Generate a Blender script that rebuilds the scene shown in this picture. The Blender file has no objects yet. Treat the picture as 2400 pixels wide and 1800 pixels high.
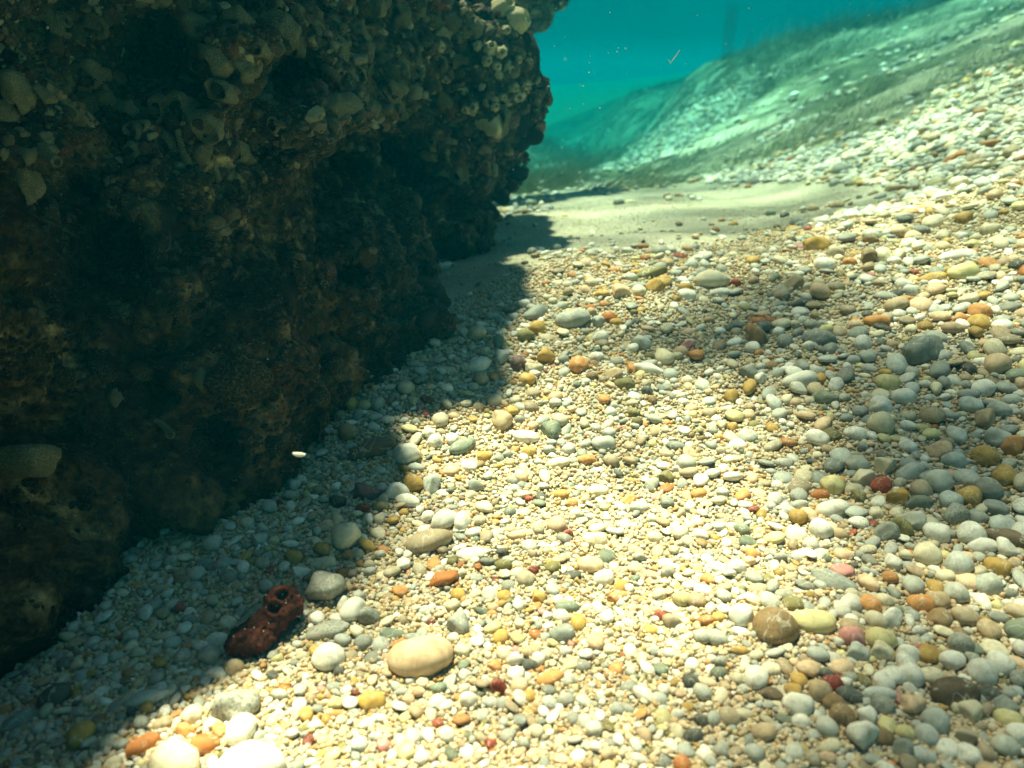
import bpy, bmesh, math, random
import numpy as np
from mathutils import Vector, Matrix, Euler
from mathutils.bvhtree import BVHTree

random.seed(7)
RNG = np.random.default_rng(11)
R = math.radians
scene = bpy.context.scene
COL = scene.collection

# ------------------------------------------------------------------ camera
CAM_Z = 0.40
PITCH = 20.5
LENS, SENSOR = 28.0, 36.0
F = LENS / SENSOR * 2400.0            # focal length in pixels of the 2400 x 1800 photograph
cam_data = bpy.data.cameras.new('camera')
cam_data.lens = LENS
cam_data.sensor_width = SENSOR
cam_data.clip_start = 0.01
cam_data.clip_end = 200
cam_data.dof.use_dof = True
cam_data.dof.focus_distance = 0.78
cam_data.dof.aperture_fstop = 6.5
cam = bpy.data.objects.new('camera', cam_data)
COL.objects.link(cam)
cam.location = (0, 0, CAM_Z)
cam.rotation_euler = (R(90 - PITCH), 0, 0)
scene.camera = cam

# ------------------------------------------------------------------ light
SUN_DIR = Vector((-0.175, 0.27, 0.94)).normalized()      # towards the sun
sun_elev = math.asin(SUN_DIR.z)
sun_az = math.atan2(SUN_DIR.x, SUN_DIR.y)
world = bpy.data.worlds.new('World')
scene.world = world
world.use_nodes = True
wn, wl = world.node_tree.nodes, world.node_tree.links
wn.clear()
wo = wn.new('ShaderNodeOutputWorld')
bg = wn.new('ShaderNodeBackground')
bg.inputs['Strength'].default_value = 0.05
sky = wn.new('ShaderNodeTexSky')
sky.sky_type = 'NISHITA'
sky.sun_disc = False
sky.sun_elevation = sun_elev
sky.sun_rotation = sun_az
tc = wn.new('ShaderNodeTexCoord')
sp = wn.new('ShaderNodeSeparateXYZ')
wl.new(tc.outputs['Generated'], sp.inputs[0])
# daylight that has come down through sea water: the bright window overhead, blue-green water all round, darker below
tint = wn.new('ShaderNodeMix'); tint.data_type = 'RGBA'; tint.blend_type = 'MULTIPLY'
tint.inputs['Factor'].default_value = 1.0
wl.new(sky.outputs[0], tint.inputs[6])
tint.inputs[7].default_value = (1.05, 0.95, 0.78, 1)
ramp = wn.new('ShaderNodeValToRGB')
mr = wn.new('ShaderNodeMapRange')
mr.inputs['From Min'].default_value = -1; mr.inputs['From Max'].default_value = 1
wl.new(sp.outputs['Z'], mr.inputs['Value'])
wl.new(mr.outputs[0], ramp.inputs[0])
cr = ramp.color_ramp
cr.interpolation = 'B_SPLINE'
cr.elements[0].position = 0.0; cr.elements[0].color = (0.0, 0.12, 0.12, 1)
cr.elements[1].position = 1.0; cr.elements[1].color = (0.05, 1.2, 1.15, 1)
for pos, c in ((0.40, (0.0, 0.40, 0.42, 1)), (0.485, (0.0, 0.98, 0.88, 1)), (0.53, (0.0, 0.94, 0.90, 1)), (0.58, (0.0, 0.86, 0.88, 1)), (0.68, (0.03, 0.65, 0.70, 1))):
    e = cr.elements.new(pos); e.color = c
mixw = wn.new('ShaderNodeMix'); mixw.data_type = 'RGBA'
mu = wn.new('ShaderNodeMapRange'); mu.interpolation_type = 'SMOOTHSTEP'
mu.inputs['From Min'].default_value = 0.35; mu.inputs['From Max'].default_value = 0.85
wl.new(sp.outputs['Z'], mu.inputs['Value'])
wl.new(mu.outputs[0], mixw.inputs['Factor'])
wl.new(ramp.outputs[0], mixw.inputs[6])
wl.new(tint.outputs[2], mixw.inputs[7])
wl.new(mixw.outputs[2], bg.inputs['Color'])
wl.new(bg.outputs[0], wo.inputs[0])

sl = bpy.data.lights.new('sun', 'SUN')
sl.energy = 5.0
sl.angle = R(2.2)
sl.color = (1.0, 0.655, 0.43)
sun = bpy.data.objects.new('sun', sl)
COL.objects.link(sun)
sun.rotation_euler = SUN_DIR.to_track_quat('Z', 'Y').to_euler()

vs = scene.view_settings
vs.view_transform = 'Standard'
vs.look = 'None'
vs.exposure = 2.12
vs.gamma = 1
vs.use_curve_mapping = False
scene.cycles.use_denoising = True
scene.cycles.max_bounces = 5
scene.cycles.diffuse_bounces = 3
scene.cycles.glossy_bounces = 2
scene.cycles.transparent_max_bounces = 10
scene.cycles.volume_bounces = 0
scene.cycles.sample_clamp_indirect = 4
scene.cycles.use_adaptive_sampling = True
scene.cycles.adaptive_threshold = 0.02

# ------------------------------------------------------------------ helpers
CP, SPI = math.cos(R(PITCH)), math.sin(R(PITCH))

def ray(px, py):
    """World direction through a pixel of the photograph."""
    u = (px - 1200.0) / F
    v = (900.0 - py) / F
    return np.array([u, CP + v * SPI, -SPI + v * CP])

def at(px, py, Y):
    """World point on that pixel's ray at world depth Y."""
    d = ray(px, py)
    p = d * (Y / d[1])
    return np.array([p[0], Y, CAM_Z + p[2]])

def project(x, y, z):
    dz = z - CAM_Z
    depth = y * CP - dz * SPI
    up = y * SPI + dz * CP
    return 1200 + F * x / depth, 900 - F * up / depth, depth

def tag(o, label=None, cat=None, group=None, kind=None):
    if label: o['label'] = label
    if cat: o['category'] = cat
    if group: o['group'] = group
    if kind: o['kind'] = kind
    return o

def link(o, parent=None):
    COL.objects.link(o)
    if parent is not None:
        o.parent = parent
    return o

def mesh_np(name, verts, faces, smooth=True):
    """Mesh from numpy arrays; faces is (n,3) or (n,4)."""
    me = bpy.data.meshes.new(name)
    verts = np.asarray(verts, dtype=np.float32)
    faces = np.asarray(faces, dtype=np.int32)
    k = faces.shape[1]
    me.vertices.add(len(verts)); me.vertices.foreach_set('co', verts.ravel())
    me.loops.add(faces.size); me.loops.foreach_set('vertex_index', faces.ravel())
    me.polygons.add(len(faces))
    me.polygons.foreach_set('loop_start', np.arange(0, faces.size, k, dtype=np.int32))
    me.polygons.foreach_set('loop_total', np.full(len(faces), k, dtype=np.int32))
    if smooth:
        me.polygons.foreach_set('use_smooth', np.ones(len(faces), dtype=bool))
    me.update(calc_edges=True)
    return me

# value noise, vectorised
def _hash(ix, iy, iz, seed):
    h = (ix.astype(np.int64) * 374761393 + iy.astype(np.int64) * 668265263 + iz.astype(np.int64) * 2147483647 + seed * 974711) & 0xFFFFFFFF
    h = ((h ^ (h >> 13)) * 1274126177) & 0xFFFFFFFF
    h = ((h ^ (h >> 16)) * 2246822519) & 0xFFFFFFFF
    return ((h ^ (h >> 15)) & 0xFFFFFF) / float(0xFFFFFF)

def vnoise(p, scale, seed=0):
    q = np.asarray(p) * scale
    i = np.floor(q).astype(np.int64)
    f = q - i
    f = f * f * (3 - 2 * f)
    out = 0
    for dx in (0, 1):
        for dy in (0, 1):
            for dz in (0, 1):
                w = (f[:, 0] if dx else 1 - f[:, 0]) * (f[:, 1] if dy else 1 - f[:, 1]) * (f[:, 2] if dz else 1 - f[:, 2])
                out = out + w * _hash(i[:, 0] + dx, i[:, 1] + dy, i[:, 2] + dz, seed)
    return out * 2 - 1

def fbm(p, scale, octaves=4, seed=0, gain=0.5):
    a, t = 1.0, 0.0
    for k in range(octaves):
        t = t + a * vnoise(p, scale * 2.03 ** k, seed + k * 17)
        a *= gain
    return t

def worley(p, scale, seed=0):
    q = np.asarray(p) * scale
    i = np.floor(q).astype(np.int64)
    f1 = np.full(len(q), 9.0); f2 = np.full(len(q), 9.0)
    for dx in (-1, 0, 1):
        for dy in (-1, 0, 1):
            for dz in (-1, 0, 1):
                c = i + np.array([dx, dy, dz])
                d = 0
                for a in range(3):
                    d = d + (c[:, a] + _hash(c[:, 0], c[:, 1], c[:, 2], seed + 31 * a + 5) - q[:, a]) ** 2
                d = np.sqrt(d)
                f2 = np.where(d < f1, f1, np.minimum(f2, d))
                f1 = np.minimum(f1, d)
    return f1, f2

def poly_in(px, py, poly):
    inside = np.zeros(np.shape(px), dtype=bool)
    n = len(poly)
    for a in range(n):
        x1, y1 = poly[a]; x2, y2 = poly[(a + 1) % n]
        c = ((y1 > py) != (y2 > py)) & (px < (x2 - x1) * (py - y1) / (y2 - y1 + 1e-9) + x1)
        inside ^= c
    return inside

# ------------------------------------------------------------------ materials
def new_mat(name):
    m = bpy.data.materials.new(name)
    m.use_nodes = True
    n, l = m.node_tree.nodes, m.node_tree.links
    b = n['Principled BSDF']
    b.inputs['Specular IOR Level'].default_value = 0.2
    return m, n, l, b

def noise_node(n, l, vec, scale, detail=4, rough=0.6, dist=0.0):
    t = n.new('ShaderNodeTexNoise')
    t.inputs['Scale'].default_value = scale
    t.inputs['Detail'].default_value = detail
    t.inputs['Roughness'].default_value = rough
    t.inputs['Distortion'].default_value = dist
    if vec is not None:
        l.new(vec, t.inputs['Vector'])
    return t

def ramp_node(n, l, fac, stops):
    r = n.new('ShaderNodeValToRGB')
    els = r.color_ramp.elements
    els[0].position, els[0].color = stops[0][0], (*stops[0][1], 1)
    els[1].position, els[1].color = stops[-1][0], (*stops[-1][1], 1)
    for p, c in stops[1:-1]:
        e = els.new(p); e.color = (*c, 1)
    l.new(fac, r.inputs[0])
    return r

def mix_node(n, l, fac, a, b, blend='MIX'):
    m = n.new('ShaderNodeMix'); m.data_type = 'RGBA'; m.blend_type = blend
    for s, v in ((m.inputs['Factor'], fac), (m.inputs[6], a), (m.inputs[7], b)):
        if isinstance(v, (int, float)): s.default_value = v
        elif isinstance(v, tuple): s.default_value = (*v, 1)
        else: l.new(v, s)
    return m

def bump_node(n, l, height, bsdf, strength=0.4, dist=0.002, prev=None):
    b = n.new('ShaderNodeBump')
    b.inputs['Strength'].default_value = strength
    b.inputs['Distance'].default_value = dist
    l.new(height, b.inputs['Height'])
    if prev is not None:
        l.new(prev.outputs[0], b.inputs['Normal'])
    if bsdf is not None:
        l.new(b.outputs[0], bsdf.inputs['Normal'])
    return b

def pebble_material(name, source, rough=0.35, rdist=0.0012):
    """One stone shader; the stone's own colour and its speckle come from the object or from the scattered copy."""
    m, n, l, b = new_mat(name)
    tcn = n.new('ShaderNodeTexCoord')
    oi = n.new('ShaderNodeObjectInfo')
    mul = n.new('ShaderNodeVectorMath'); mul.operation = 'MULTIPLY_ADD'
    mul.inputs[1].default_value = (1, 1, 1)
    sc = n.new('ShaderNodeMath'); sc.operation = 'MULTIPLY'; sc.inputs[1].default_value = 37.0
    l.new(oi.outputs['Random'], sc.inputs[0])
    l.new(tcn.outputs['Object'], mul.inputs[0])
    l.new(sc.outputs[0], mul.inputs[2])
    vec = mul.outputs[0]
    if source == 'object':
        colour, spk = oi.outputs['Color'], oi.outputs['Alpha']
    else:
        at_ = n.new('ShaderNodeAttribute'); at_.attribute_type = 'INSTANCER'; at_.attribute_name = 'pcol'
        as_ = n.new('ShaderNodeAttribute'); as_.attribute_type = 'INSTANCER'; as_.attribute_name = 'pspk'
        colour, spk = at_.outputs['Color'], as_.outputs['Fac']
    big = noise_node(n, l, vec, 1.3, 4, 0.6, 0.6)
    tone = ramp_node(n, l, big.outputs[0], [(0.3, (0.62, 0.58, 0.50)), (0.5, (1, 1, 1)), (0.72, (1.25, 1.22, 1.15))])
    c1 = mix_node(n, l, 0.75, colour, tone.outputs[0], 'MULTIPLY')
    # iron staining in seams
    st = noise_node(n, l, vec, 2.4, 5, 0.7, 1.6)
    sr = ramp_node(n, l, st.outputs[0], [(0.50, (0, 0, 0)), (0.68, (1, 1, 1))])
    sf = n.new('ShaderNodeMath'); sf.operation = 'MULTIPLY'; sf.inputs[1].default_value = 0.35
    l.new(sr.outputs[0], sf.inputs[0])
    c2 = mix_node(n, l, sf.outputs[0], c1.outputs[2], (0.42, 0.23, 0.085))
    # thin pale quartz veins
    vn = noise_node(n, l, vec, 1.1, 2, 0.5, 0.4)
    vs_ = n.new('ShaderNodeMath'); vs_.operation = 'SUBTRACT'; vs_.inputs[1].default_value = 0.56; l.new(vn.outputs[0], vs_.inputs[0])
    va = n.new('ShaderNodeMath'); va.operation = 'ABSOLUTE'; l.new(vs_.outputs[0], va.inputs[0])
    vq = ramp_node(n, l, va.outputs[0], [(0.004, (0.55, 0.55, 0.55)), (0.014, (0, 0, 0))])
    c2 = mix_node(n, l, vq.outputs[0], c2.outputs[2], (0.66, 0.62, 0.52))
    # dark mineral specks
    vo = noise_node(n, l, vec, 7.0, 5, 0.85)
    vr = ramp_node(n, l, vo.outputs[0], [(0.50, (0, 0, 0)), (0.60, (1, 1, 1))])
    vf = n.new('ShaderNodeMath'); vf.operation = 'MULTIPLY'
    l.new(vr.outputs[0], vf.inputs[0]); l.new(spk, vf.inputs[1])
    c3 = mix_node(n, l, vf.outputs[0], c2.outputs[2], (0.045, 0.05, 0.045))
    l.new(c3.outputs[2], b.inputs['Base Color'])
    rr = n.new('ShaderNodeMapRange'); rr.inputs['To Min'].default_value = 0.35; rr.inputs['To Max'].default_value = 0.75
    l.new(big.outputs[0], rr.inputs['Value']); l.new(rr.outputs[0], b.inputs['Roughness'])
    bump_node(n, l, vo.outputs[0], b, rough, rdist)
    return m

M_PEB = pebble_material('sea_worn_stone', 'object')
M_PEBI = pebble_material('sea_worn_stone_scattered', 'instancer')
M_CRUSTI = pebble_material('shell_crust_scattered', 'instancer', 1.0, 0.006)

def crust_material(name, stops, scale=14.0, bump=0.9, fine=90.0, tint_scale=5.0, tint_col=(0.16, 0.05, 0.03), fc=1.0):
    m, n, l, b = new_mat(name)
    tcn = n.new('ShaderNodeTexCoord')
    vec = tcn.outputs['Object']
    a = noise_node(n, l, vec, scale, 8, 0.68, 0.7)
    base = ramp_node(n, l, a.outputs[0], stops)
    t = noise_node(n, l, vec, tint_scale, 4, 0.6)
    tr = ramp_node(n, l, t.outputs[0], [(0.52, (0, 0, 0)), (0.70, (0.4, 0.4, 0.4))])
    c = mix_node(n, l, tr.outputs[0], base.outputs[0], tint_col)
    f_ = noise_node(n, l, vec, fine, 6, 0.75)
    fr = ramp_node(n, l, f_.outputs[0], [(0.36, (1 - .85 * fc,) * 3), (0.5, (1, 1, 1)), (0.66, (1 + 1.4 * fc, 1 + 1.3 * fc, 1 + 1.1 * fc))])
    c2 = mix_node(n, l, 0.85, c.outputs[2], fr.outputs[0], 'MULTIPLY')
    l.new(c2.outputs[2], b.inputs['Base Color'])
    b.inputs['Roughness'].default_value = 0.85
    b1 = bump_node(n, l, a.outputs[0], None, bump, 0.02)
    bump_node(n, l, f_.outputs[0], b, bump, 0.006, b1)
    return m

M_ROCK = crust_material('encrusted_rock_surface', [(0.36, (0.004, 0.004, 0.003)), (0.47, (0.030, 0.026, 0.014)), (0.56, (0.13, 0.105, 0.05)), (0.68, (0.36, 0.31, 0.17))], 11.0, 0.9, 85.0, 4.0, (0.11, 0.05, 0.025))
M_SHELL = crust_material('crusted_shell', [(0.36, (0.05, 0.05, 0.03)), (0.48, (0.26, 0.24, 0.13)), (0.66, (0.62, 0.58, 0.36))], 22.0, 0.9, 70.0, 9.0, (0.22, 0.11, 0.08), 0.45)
M_PALE = crust_material('pale_barnacle', [(0.3, (0.34, 0.30, 0.17)), (0.6, (0.60, 0.54, 0.34)), (0.8, (0.72, 0.68, 0.5))], 20.0, 0.35, 140.0, 12.0, (0.45, 0.28, 0.12), 0.35)
M_DARK = crust_material('dark_shell', [(0.3, (0.008, 0.009, 0.008)), (0.7, (0.035, 0.035, 0.03))], 20.0, 0.4, 140.0, 10.0, (0.05, 0.03, 0.025))
M_URCHIN = crust_material('urchin_black', [(0.3, (0.004, 0.004, 0.005)), (0.7, (0.012, 0.010, 0.014))], 20.0, 0.2, 140.0, 10.0, (0.02, 0.01, 0.02))
M_RUST = crust_material('red_brown_sponge', [(0.34, (0.03, 0.009, 0.006)), (0.5, (0.12, 0.030, 0.017)), (0.7, (0.24, 0.075, 0.042))], 75.0, 0.8, 420.0, 40.0, (0.07, 0.015, 0.009), 0.55)
M_ALGA = None
# ------------------------------------------------------------------ seabed: thin-plate surface through points read off the photograph
CTRL = [  # px, py, depth Y
 (0,1800,0.38),(600,1800,0.38),(1200,1800,0.38),(1800,1800,0.375),(2400,1800,0.365),
 (0,1450,0.54),(500,1450,0.52),(1200,1450,0.51),(1800,1450,0.5),(2400,1450,0.485),
 (300,1270,0.62),(700,1200,0.65),(1200,1200,0.66),(1800,1200,0.64),(2400,1200,0.6),
 (600,1060,0.74),(900,950,0.82),(1300,930,0.85),(1800,930,0.82),(2400,930,0.75),
 (1000,780,0.98),(1300,740,1.02),(1700,740,1.0),(2100,740,0.95),(2400,740,0.9),
 (1050,690,1.16),(1300,650,1.13),(1600,600,1.2),(2000,580,1.18),(2400,520,1.15),
 (1120,600,1.4),(1350,560,1.48),(1700,520,1.55),(2050,480,1.5),(2400,380,1.45),
 (1150,530,1.75),(1300,490,1.85),(1600,470,1.95),(1950,430,1.95),(2200,330,1.9),(2400,240,1.95),
 (1170,500,1.95),(1300,462,2.25),(1500,448,2.35),(1700,428,2.4),
 (1200,455,3.6),(1300,430,3.9),(1450,415,3.6),(1650,395,3.2),(1850,350,2.9),(2050,270,2.9),(2250,170,2.9),(2400,90,2.9),
 (1200,415,6.85),(1350,395,7.42),(1500,350,6.28),(1700,310,4.76),(1900,210,4.76),(2100,130,4.57),(2300,50,4.38),
 (1400,365,11.6),(1490,310,10.65),(1560,250,10.08),(1620,180,9.7),(1850,105,8.56),(2100,50,8.18),(2400,-15,7.8),
 (1200,385,13.5),
]
CW = [(-1.2,.3,-.06),(-1.2,1.0,.0),(-1.2,2.2,.02),(-.5,1.4,.08),(-.7,3.5,-.1),(-2.5,5,-.2),(-3,1,-.05),
      (0,-.6,-.02),(-1,-.6,-.06),(1,-.6,.04),(1.6,.3,.22),(2.2,1.2,.55),(3.6,3.0,1.0),(1.2,.6,.20),
      (0,12,-.12),(-3,12,-.2),(-4,20,-.3),(0,20,-.2),(1.5,12,.05),(3.5,12,.55),(5,12,.9),(8,20,1.2),(3,20,.3),(6,7,1.35),(7,1,1.2),(8,12,1.5),(-8,8,-.3),(-8,0,-.2),(8,-3,1.0),(-8,-6,-.2),(0,-6,-.1)]
_P = np.array([at(*c) for c in CTRL] + [np.array(c, float) for c in CW])

def _warp(x, y):
    """Distances shrink with depth so the spline sees even spacing."""
    x = np.asarray(x, float); y = np.asarray(y, float)
    r = np.sqrt(x * x + (y + .15) ** 2) + 1e-6
    s = np.log1p(r * 3.0) / r
    return x * s, (y + .15) * s

def _U(r2):
    return 0.5 * r2 * np.log(r2 + 1e-12)

wx, wy = _warp(_P[:, 0], _P[:, 1])
n_ = len(_P)
K = _U((wx[:, None] - wx[None]) ** 2 + (wy[:, None] - wy[None]) ** 2) + np.eye(n_) * 2e-3
Q = np.c_[np.ones(n_), wx, wy]
A = np.block([[K, Q], [Q.T, np.zeros((3, 3))]])
_sol = np.linalg.solve(A, np.r_[_P[:, 2], 0, 0, 0])

def height_raw(x, y):
    x = np.asarray(x, float); sh = x.shape
    x = x.ravel(); y = np.asarray(y, float).ravel()
    out = np.empty(len(x))
    for s in range(0, len(x), 40000):
        ax, ay = _warp(x[s:s + 40000], y[s:s + 40000])
        k = _U((ax[:, None] - wx[None]) ** 2 + (ay[:, None] - wy[None]) ** 2)
        out[s:s + 40000] = k @ _sol[:n_] + _sol[n_] + _sol[n_ + 1] * ax + _sol[n_ + 2] * ay
    return out.reshape(sh)

def ground_z(x, y):
    x = np.asarray(x, float); y = np.asarray(y, float)
    z = height_raw(x, y)
    p = np.c_[x.ravel(), y.ravel(), np.zeros(x.size)]
    far = np.clip((y - 1.2) / 3.0, 0.0, 1.0)
    z = z + (fbm(p, 5.0, 3, 3) * 0.006).reshape(x.shape) + far * (fbm(p, 1.6, 4, 9) * 0.05).reshape(x.shape)
    # soft ripples across the sand flat behind the ridge
    rp = np.exp(-((y - 1.7) / .5) ** 2)
    z = np.where(z > 1.0, 1.0 + .25 * (1 - np.exp(-(z - 1.0) / .25)), z)
    z = z + rp * 0.0025 * np.sin(y * 26 + 3.0 * np.sin(x * 3.1) + x * 4.0)
    return z

# polar-like sheet: fine near the camera, coarse far away
def build_ground():
    nu, nv = 420, 520
    t = np.linspace(0, 1, nv)
    ys = -1.5 + 1.7 * np.clip(t / .06, 0, 1) + 32 * np.clip((t - .06) / .94, 0, 1) ** 3.6 + 1.9 * np.clip((t - .06) / .94, 0, 1)
    u = np.linspace(-1, 1, nu)
    X = np.empty((nv, nu)); Y = np.repeat(ys[:, None], nu, 1)
    w = np.maximum(1.8, ys * 1.1 + 1.2)
    X = (np.sign(u) * np.abs(u) ** 1.25)[None] * w[:, None]
    Z = ground_z(X, Y)
    V = np.c_[X.ravel(), Y.ravel(), Z.ravel()]
    i = np.arange(nv - 1)[:, None] * nu + np.arange(nu - 1)[None]
    i = i.ravel()
    Fc = np.c_[i, i + 1, i + nu + 1, i + nu]
    me = mesh_np('seabed', V, Fc)
    m, n, l, b = new_mat('coarse_sea_sand')
    tcn = n.new('ShaderNodeTexCoord'); vec = tcn.outputs['Object']
    big = noise_node(n, l, vec, 6.0, 5, 0.6)
    c = ramp_node(n, l, big.outputs[0], [(0.3, (0.34, 0.31, 0.22)), (0.5, (0.46, 0.42, 0.31)), (0.75, (0.58, 0.54, 0.42))])
    g = noise_node(n, l, vec, 300.0, 4, 0.85)
    gr = ramp_node(n, l, g.outputs[0], [(0.36, (0.25, 0.24, 0.22)), (0.45, (0.75, 0.75, 0.75)), (0.55, (1.05, 1.05, 1.05)), (0.68, (1.7, 1.65, 1.5))])
    c2 = mix_node(n, l, 0.9, c.outputs[0], gr.outputs[0], 'MULTIPLY')
    # scattered darker grit
    v = n.new('ShaderNodeTexVoronoi'); v.inputs['Scale'].default_value = 75.0; l.new(vec, v.inputs['Vector'])
    vr = ramp_node(n, l, v.outputs['Distance'], [(0.10, (1, 1, 1)), (0.2, (0, 0, 0))])
    sepn = n.new('ShaderNodeSeparateColor'); l.new(v.outputs['Color'], sepn.inputs[0])
    gt = n.new('ShaderNodeMath'); gt.operation = 'GREATER_THAN'; gt.inputs[1].default_value = 0.62; l.new(sepn.outputs[0], gt.inputs[0])
    mm = n.new('ShaderNodeMath'); mm.operation = 'MULTIPLY'; l.new(vr.outputs[0], mm.inputs[0]); l.new(gt.outputs[0], mm.inputs[1])
    c3 = mix_node(n, l, mm.outputs[0], c2.outputs[2], (0.07, 0.07, 0.055))
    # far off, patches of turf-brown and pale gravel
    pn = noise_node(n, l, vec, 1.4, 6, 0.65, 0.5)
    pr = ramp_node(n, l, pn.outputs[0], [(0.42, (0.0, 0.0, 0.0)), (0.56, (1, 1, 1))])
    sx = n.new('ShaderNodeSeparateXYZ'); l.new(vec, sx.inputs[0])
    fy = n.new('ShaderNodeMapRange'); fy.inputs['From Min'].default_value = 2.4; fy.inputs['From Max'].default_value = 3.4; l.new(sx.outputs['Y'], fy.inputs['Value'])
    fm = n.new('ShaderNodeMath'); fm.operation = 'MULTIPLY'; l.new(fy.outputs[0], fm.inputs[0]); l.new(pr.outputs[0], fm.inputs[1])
    fz = n.new('ShaderNodeMapRange'); fz.inputs['From Min'].default_value = 7.0; fz.inputs['From Max'].default_value = 15.0; l.new(sx.outputs['Y'], fz.inputs['Value'])  # farthest ground darkened to imitate its fading into the water
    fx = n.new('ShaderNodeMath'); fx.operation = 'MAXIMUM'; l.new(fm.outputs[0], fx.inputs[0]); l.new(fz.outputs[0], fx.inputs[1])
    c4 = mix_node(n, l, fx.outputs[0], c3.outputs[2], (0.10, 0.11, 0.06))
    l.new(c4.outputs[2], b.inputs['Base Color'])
    b.inputs['Roughness'].default_value = 0.9
    b1 = bump_node(n, l, g.outputs[0], None, 0.9, 0.003)
    bump_node(n, l, big.outputs[0], b, 0.4, 0.01, b1)
    me.materials.append(m)
    o = link(bpy.data.objects.new('seabed', me))
    tag(o, 'pale coarse sand seabed rising to the open-water slope', 'seabed', kind='structure')
    return o
seabed = build_ground()

# fast height lookup grid for placing things (near part)
GX0, GX1, GY0, GY1, GR = -1.2, 4.6, 0.2, 9.0, 0.01
_gx = np.arange(GX0, GX1, GR); _gy = np.arange(GY0, GY1, GR)
_G = height_raw(*np.meshgrid(_gx[::4], _gy[::4]))
def hz(x, y):
    return ground_z(np.atleast_1d(x), np.atleast_1d(y))
def normal_at(x, y):
    e = 0.01
    x = np.atleast_1d(np.asarray(x, float)); y = np.atleast_1d(np.asarray(y, float))
    z0 = hz(x, y); zx = (hz(x + e, y) - z0) / e; zy = (hz(x, y + e) - z0) / e
    nn = np.c_[-zx, -zy, np.ones_like(zx)]
    return z0, nn / np.linalg.norm(nn, axis=1)[:, None]

def hit_ground(pts):
    """March the rays of many pixels to the seabed."""
    pts = np.asarray(pts, float)
    D = np.array([ray(a, b) for a, b in pts])
    D /= D[:, 1:2]
    Yv = np.full(len(pts), 0.25); out = np.full(len(pts), np.nan)
    step = 0.01
    prev = None
    for k in range(700):
        X = D[:, 0] * Yv; Z = CAM_Z + D[:, 2] * Yv
        below = Z < hz(X, Yv)
        new = below & np.isnan(out)
        out[new] = Yv[new]
        if not np.isnan(out).any(): break
        Yv = Yv + np.where(Yv < 2.5, 0.006, 0.05)
    return np.c_[D[:, 0] * out, out, CAM_Z + D[:, 2] * out]
# ------------------------------------------------------------------ the overhanging rock
LUMPS = [  # px, py, Y, rx, ry, rz (metres)
 (800, 170, 1.72, .33, .42, .30),
 (1075, 235, 1.56, .070, .10, .035),
 (1110, 130, 1.58, .055, .10, .030),
 (1050, 175, 1.50, .05, .07, .03),
 (1080, 50, 1.62, .06, .09, .030),
 (765, 300, 1.62, .30, .36, .27),
 (846, 350, 1.70, .24, .30, .20),
 (640, -230, 1.75, .34, .40, .24),
 (1185, -85, 2.6, .17, .30, .19),
 (560, 60, 1.42, .34, .40, .40),
 (360, -200, 1.30, .40, .40, .30),
 (520, 480, 1.35, .30, .36, .27),
 (250, 400, 1.08, .34, .34, .36),
 (20, 150, 1.00, .30, .28, .34),
 (890, 760, 1.00, .070, .10, .085),
 (780, 800, .98, .115, .15, .110),
 (600, 790, .94, .135, .15, .080),
 (410, 870, .87, .14, .15, .095),
 (200, 980, .76, .16, .17, .16),
 (-80, 900, .80, .20, .20, .22),
 (290, 1050, .77, .10, .11, .07),
 (60, 1170, .68, .12, .12, .08),
 (-250, 1250, .60, .18, .20, .22),
 (900, 540, 1.45, .15, .20, .12),
 (700, 680, 1.15, .20, .20, .14),
 (-500, 300, .70, .22, .45, .50),
 (-300, -300, 1.0, .35, .40, .40),
 (-900, 700, .55, .25, .35, .45),  # this and the next are out of view, added to block light
 (-2200, -900, .42, .22, .40, .35),
]
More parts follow.
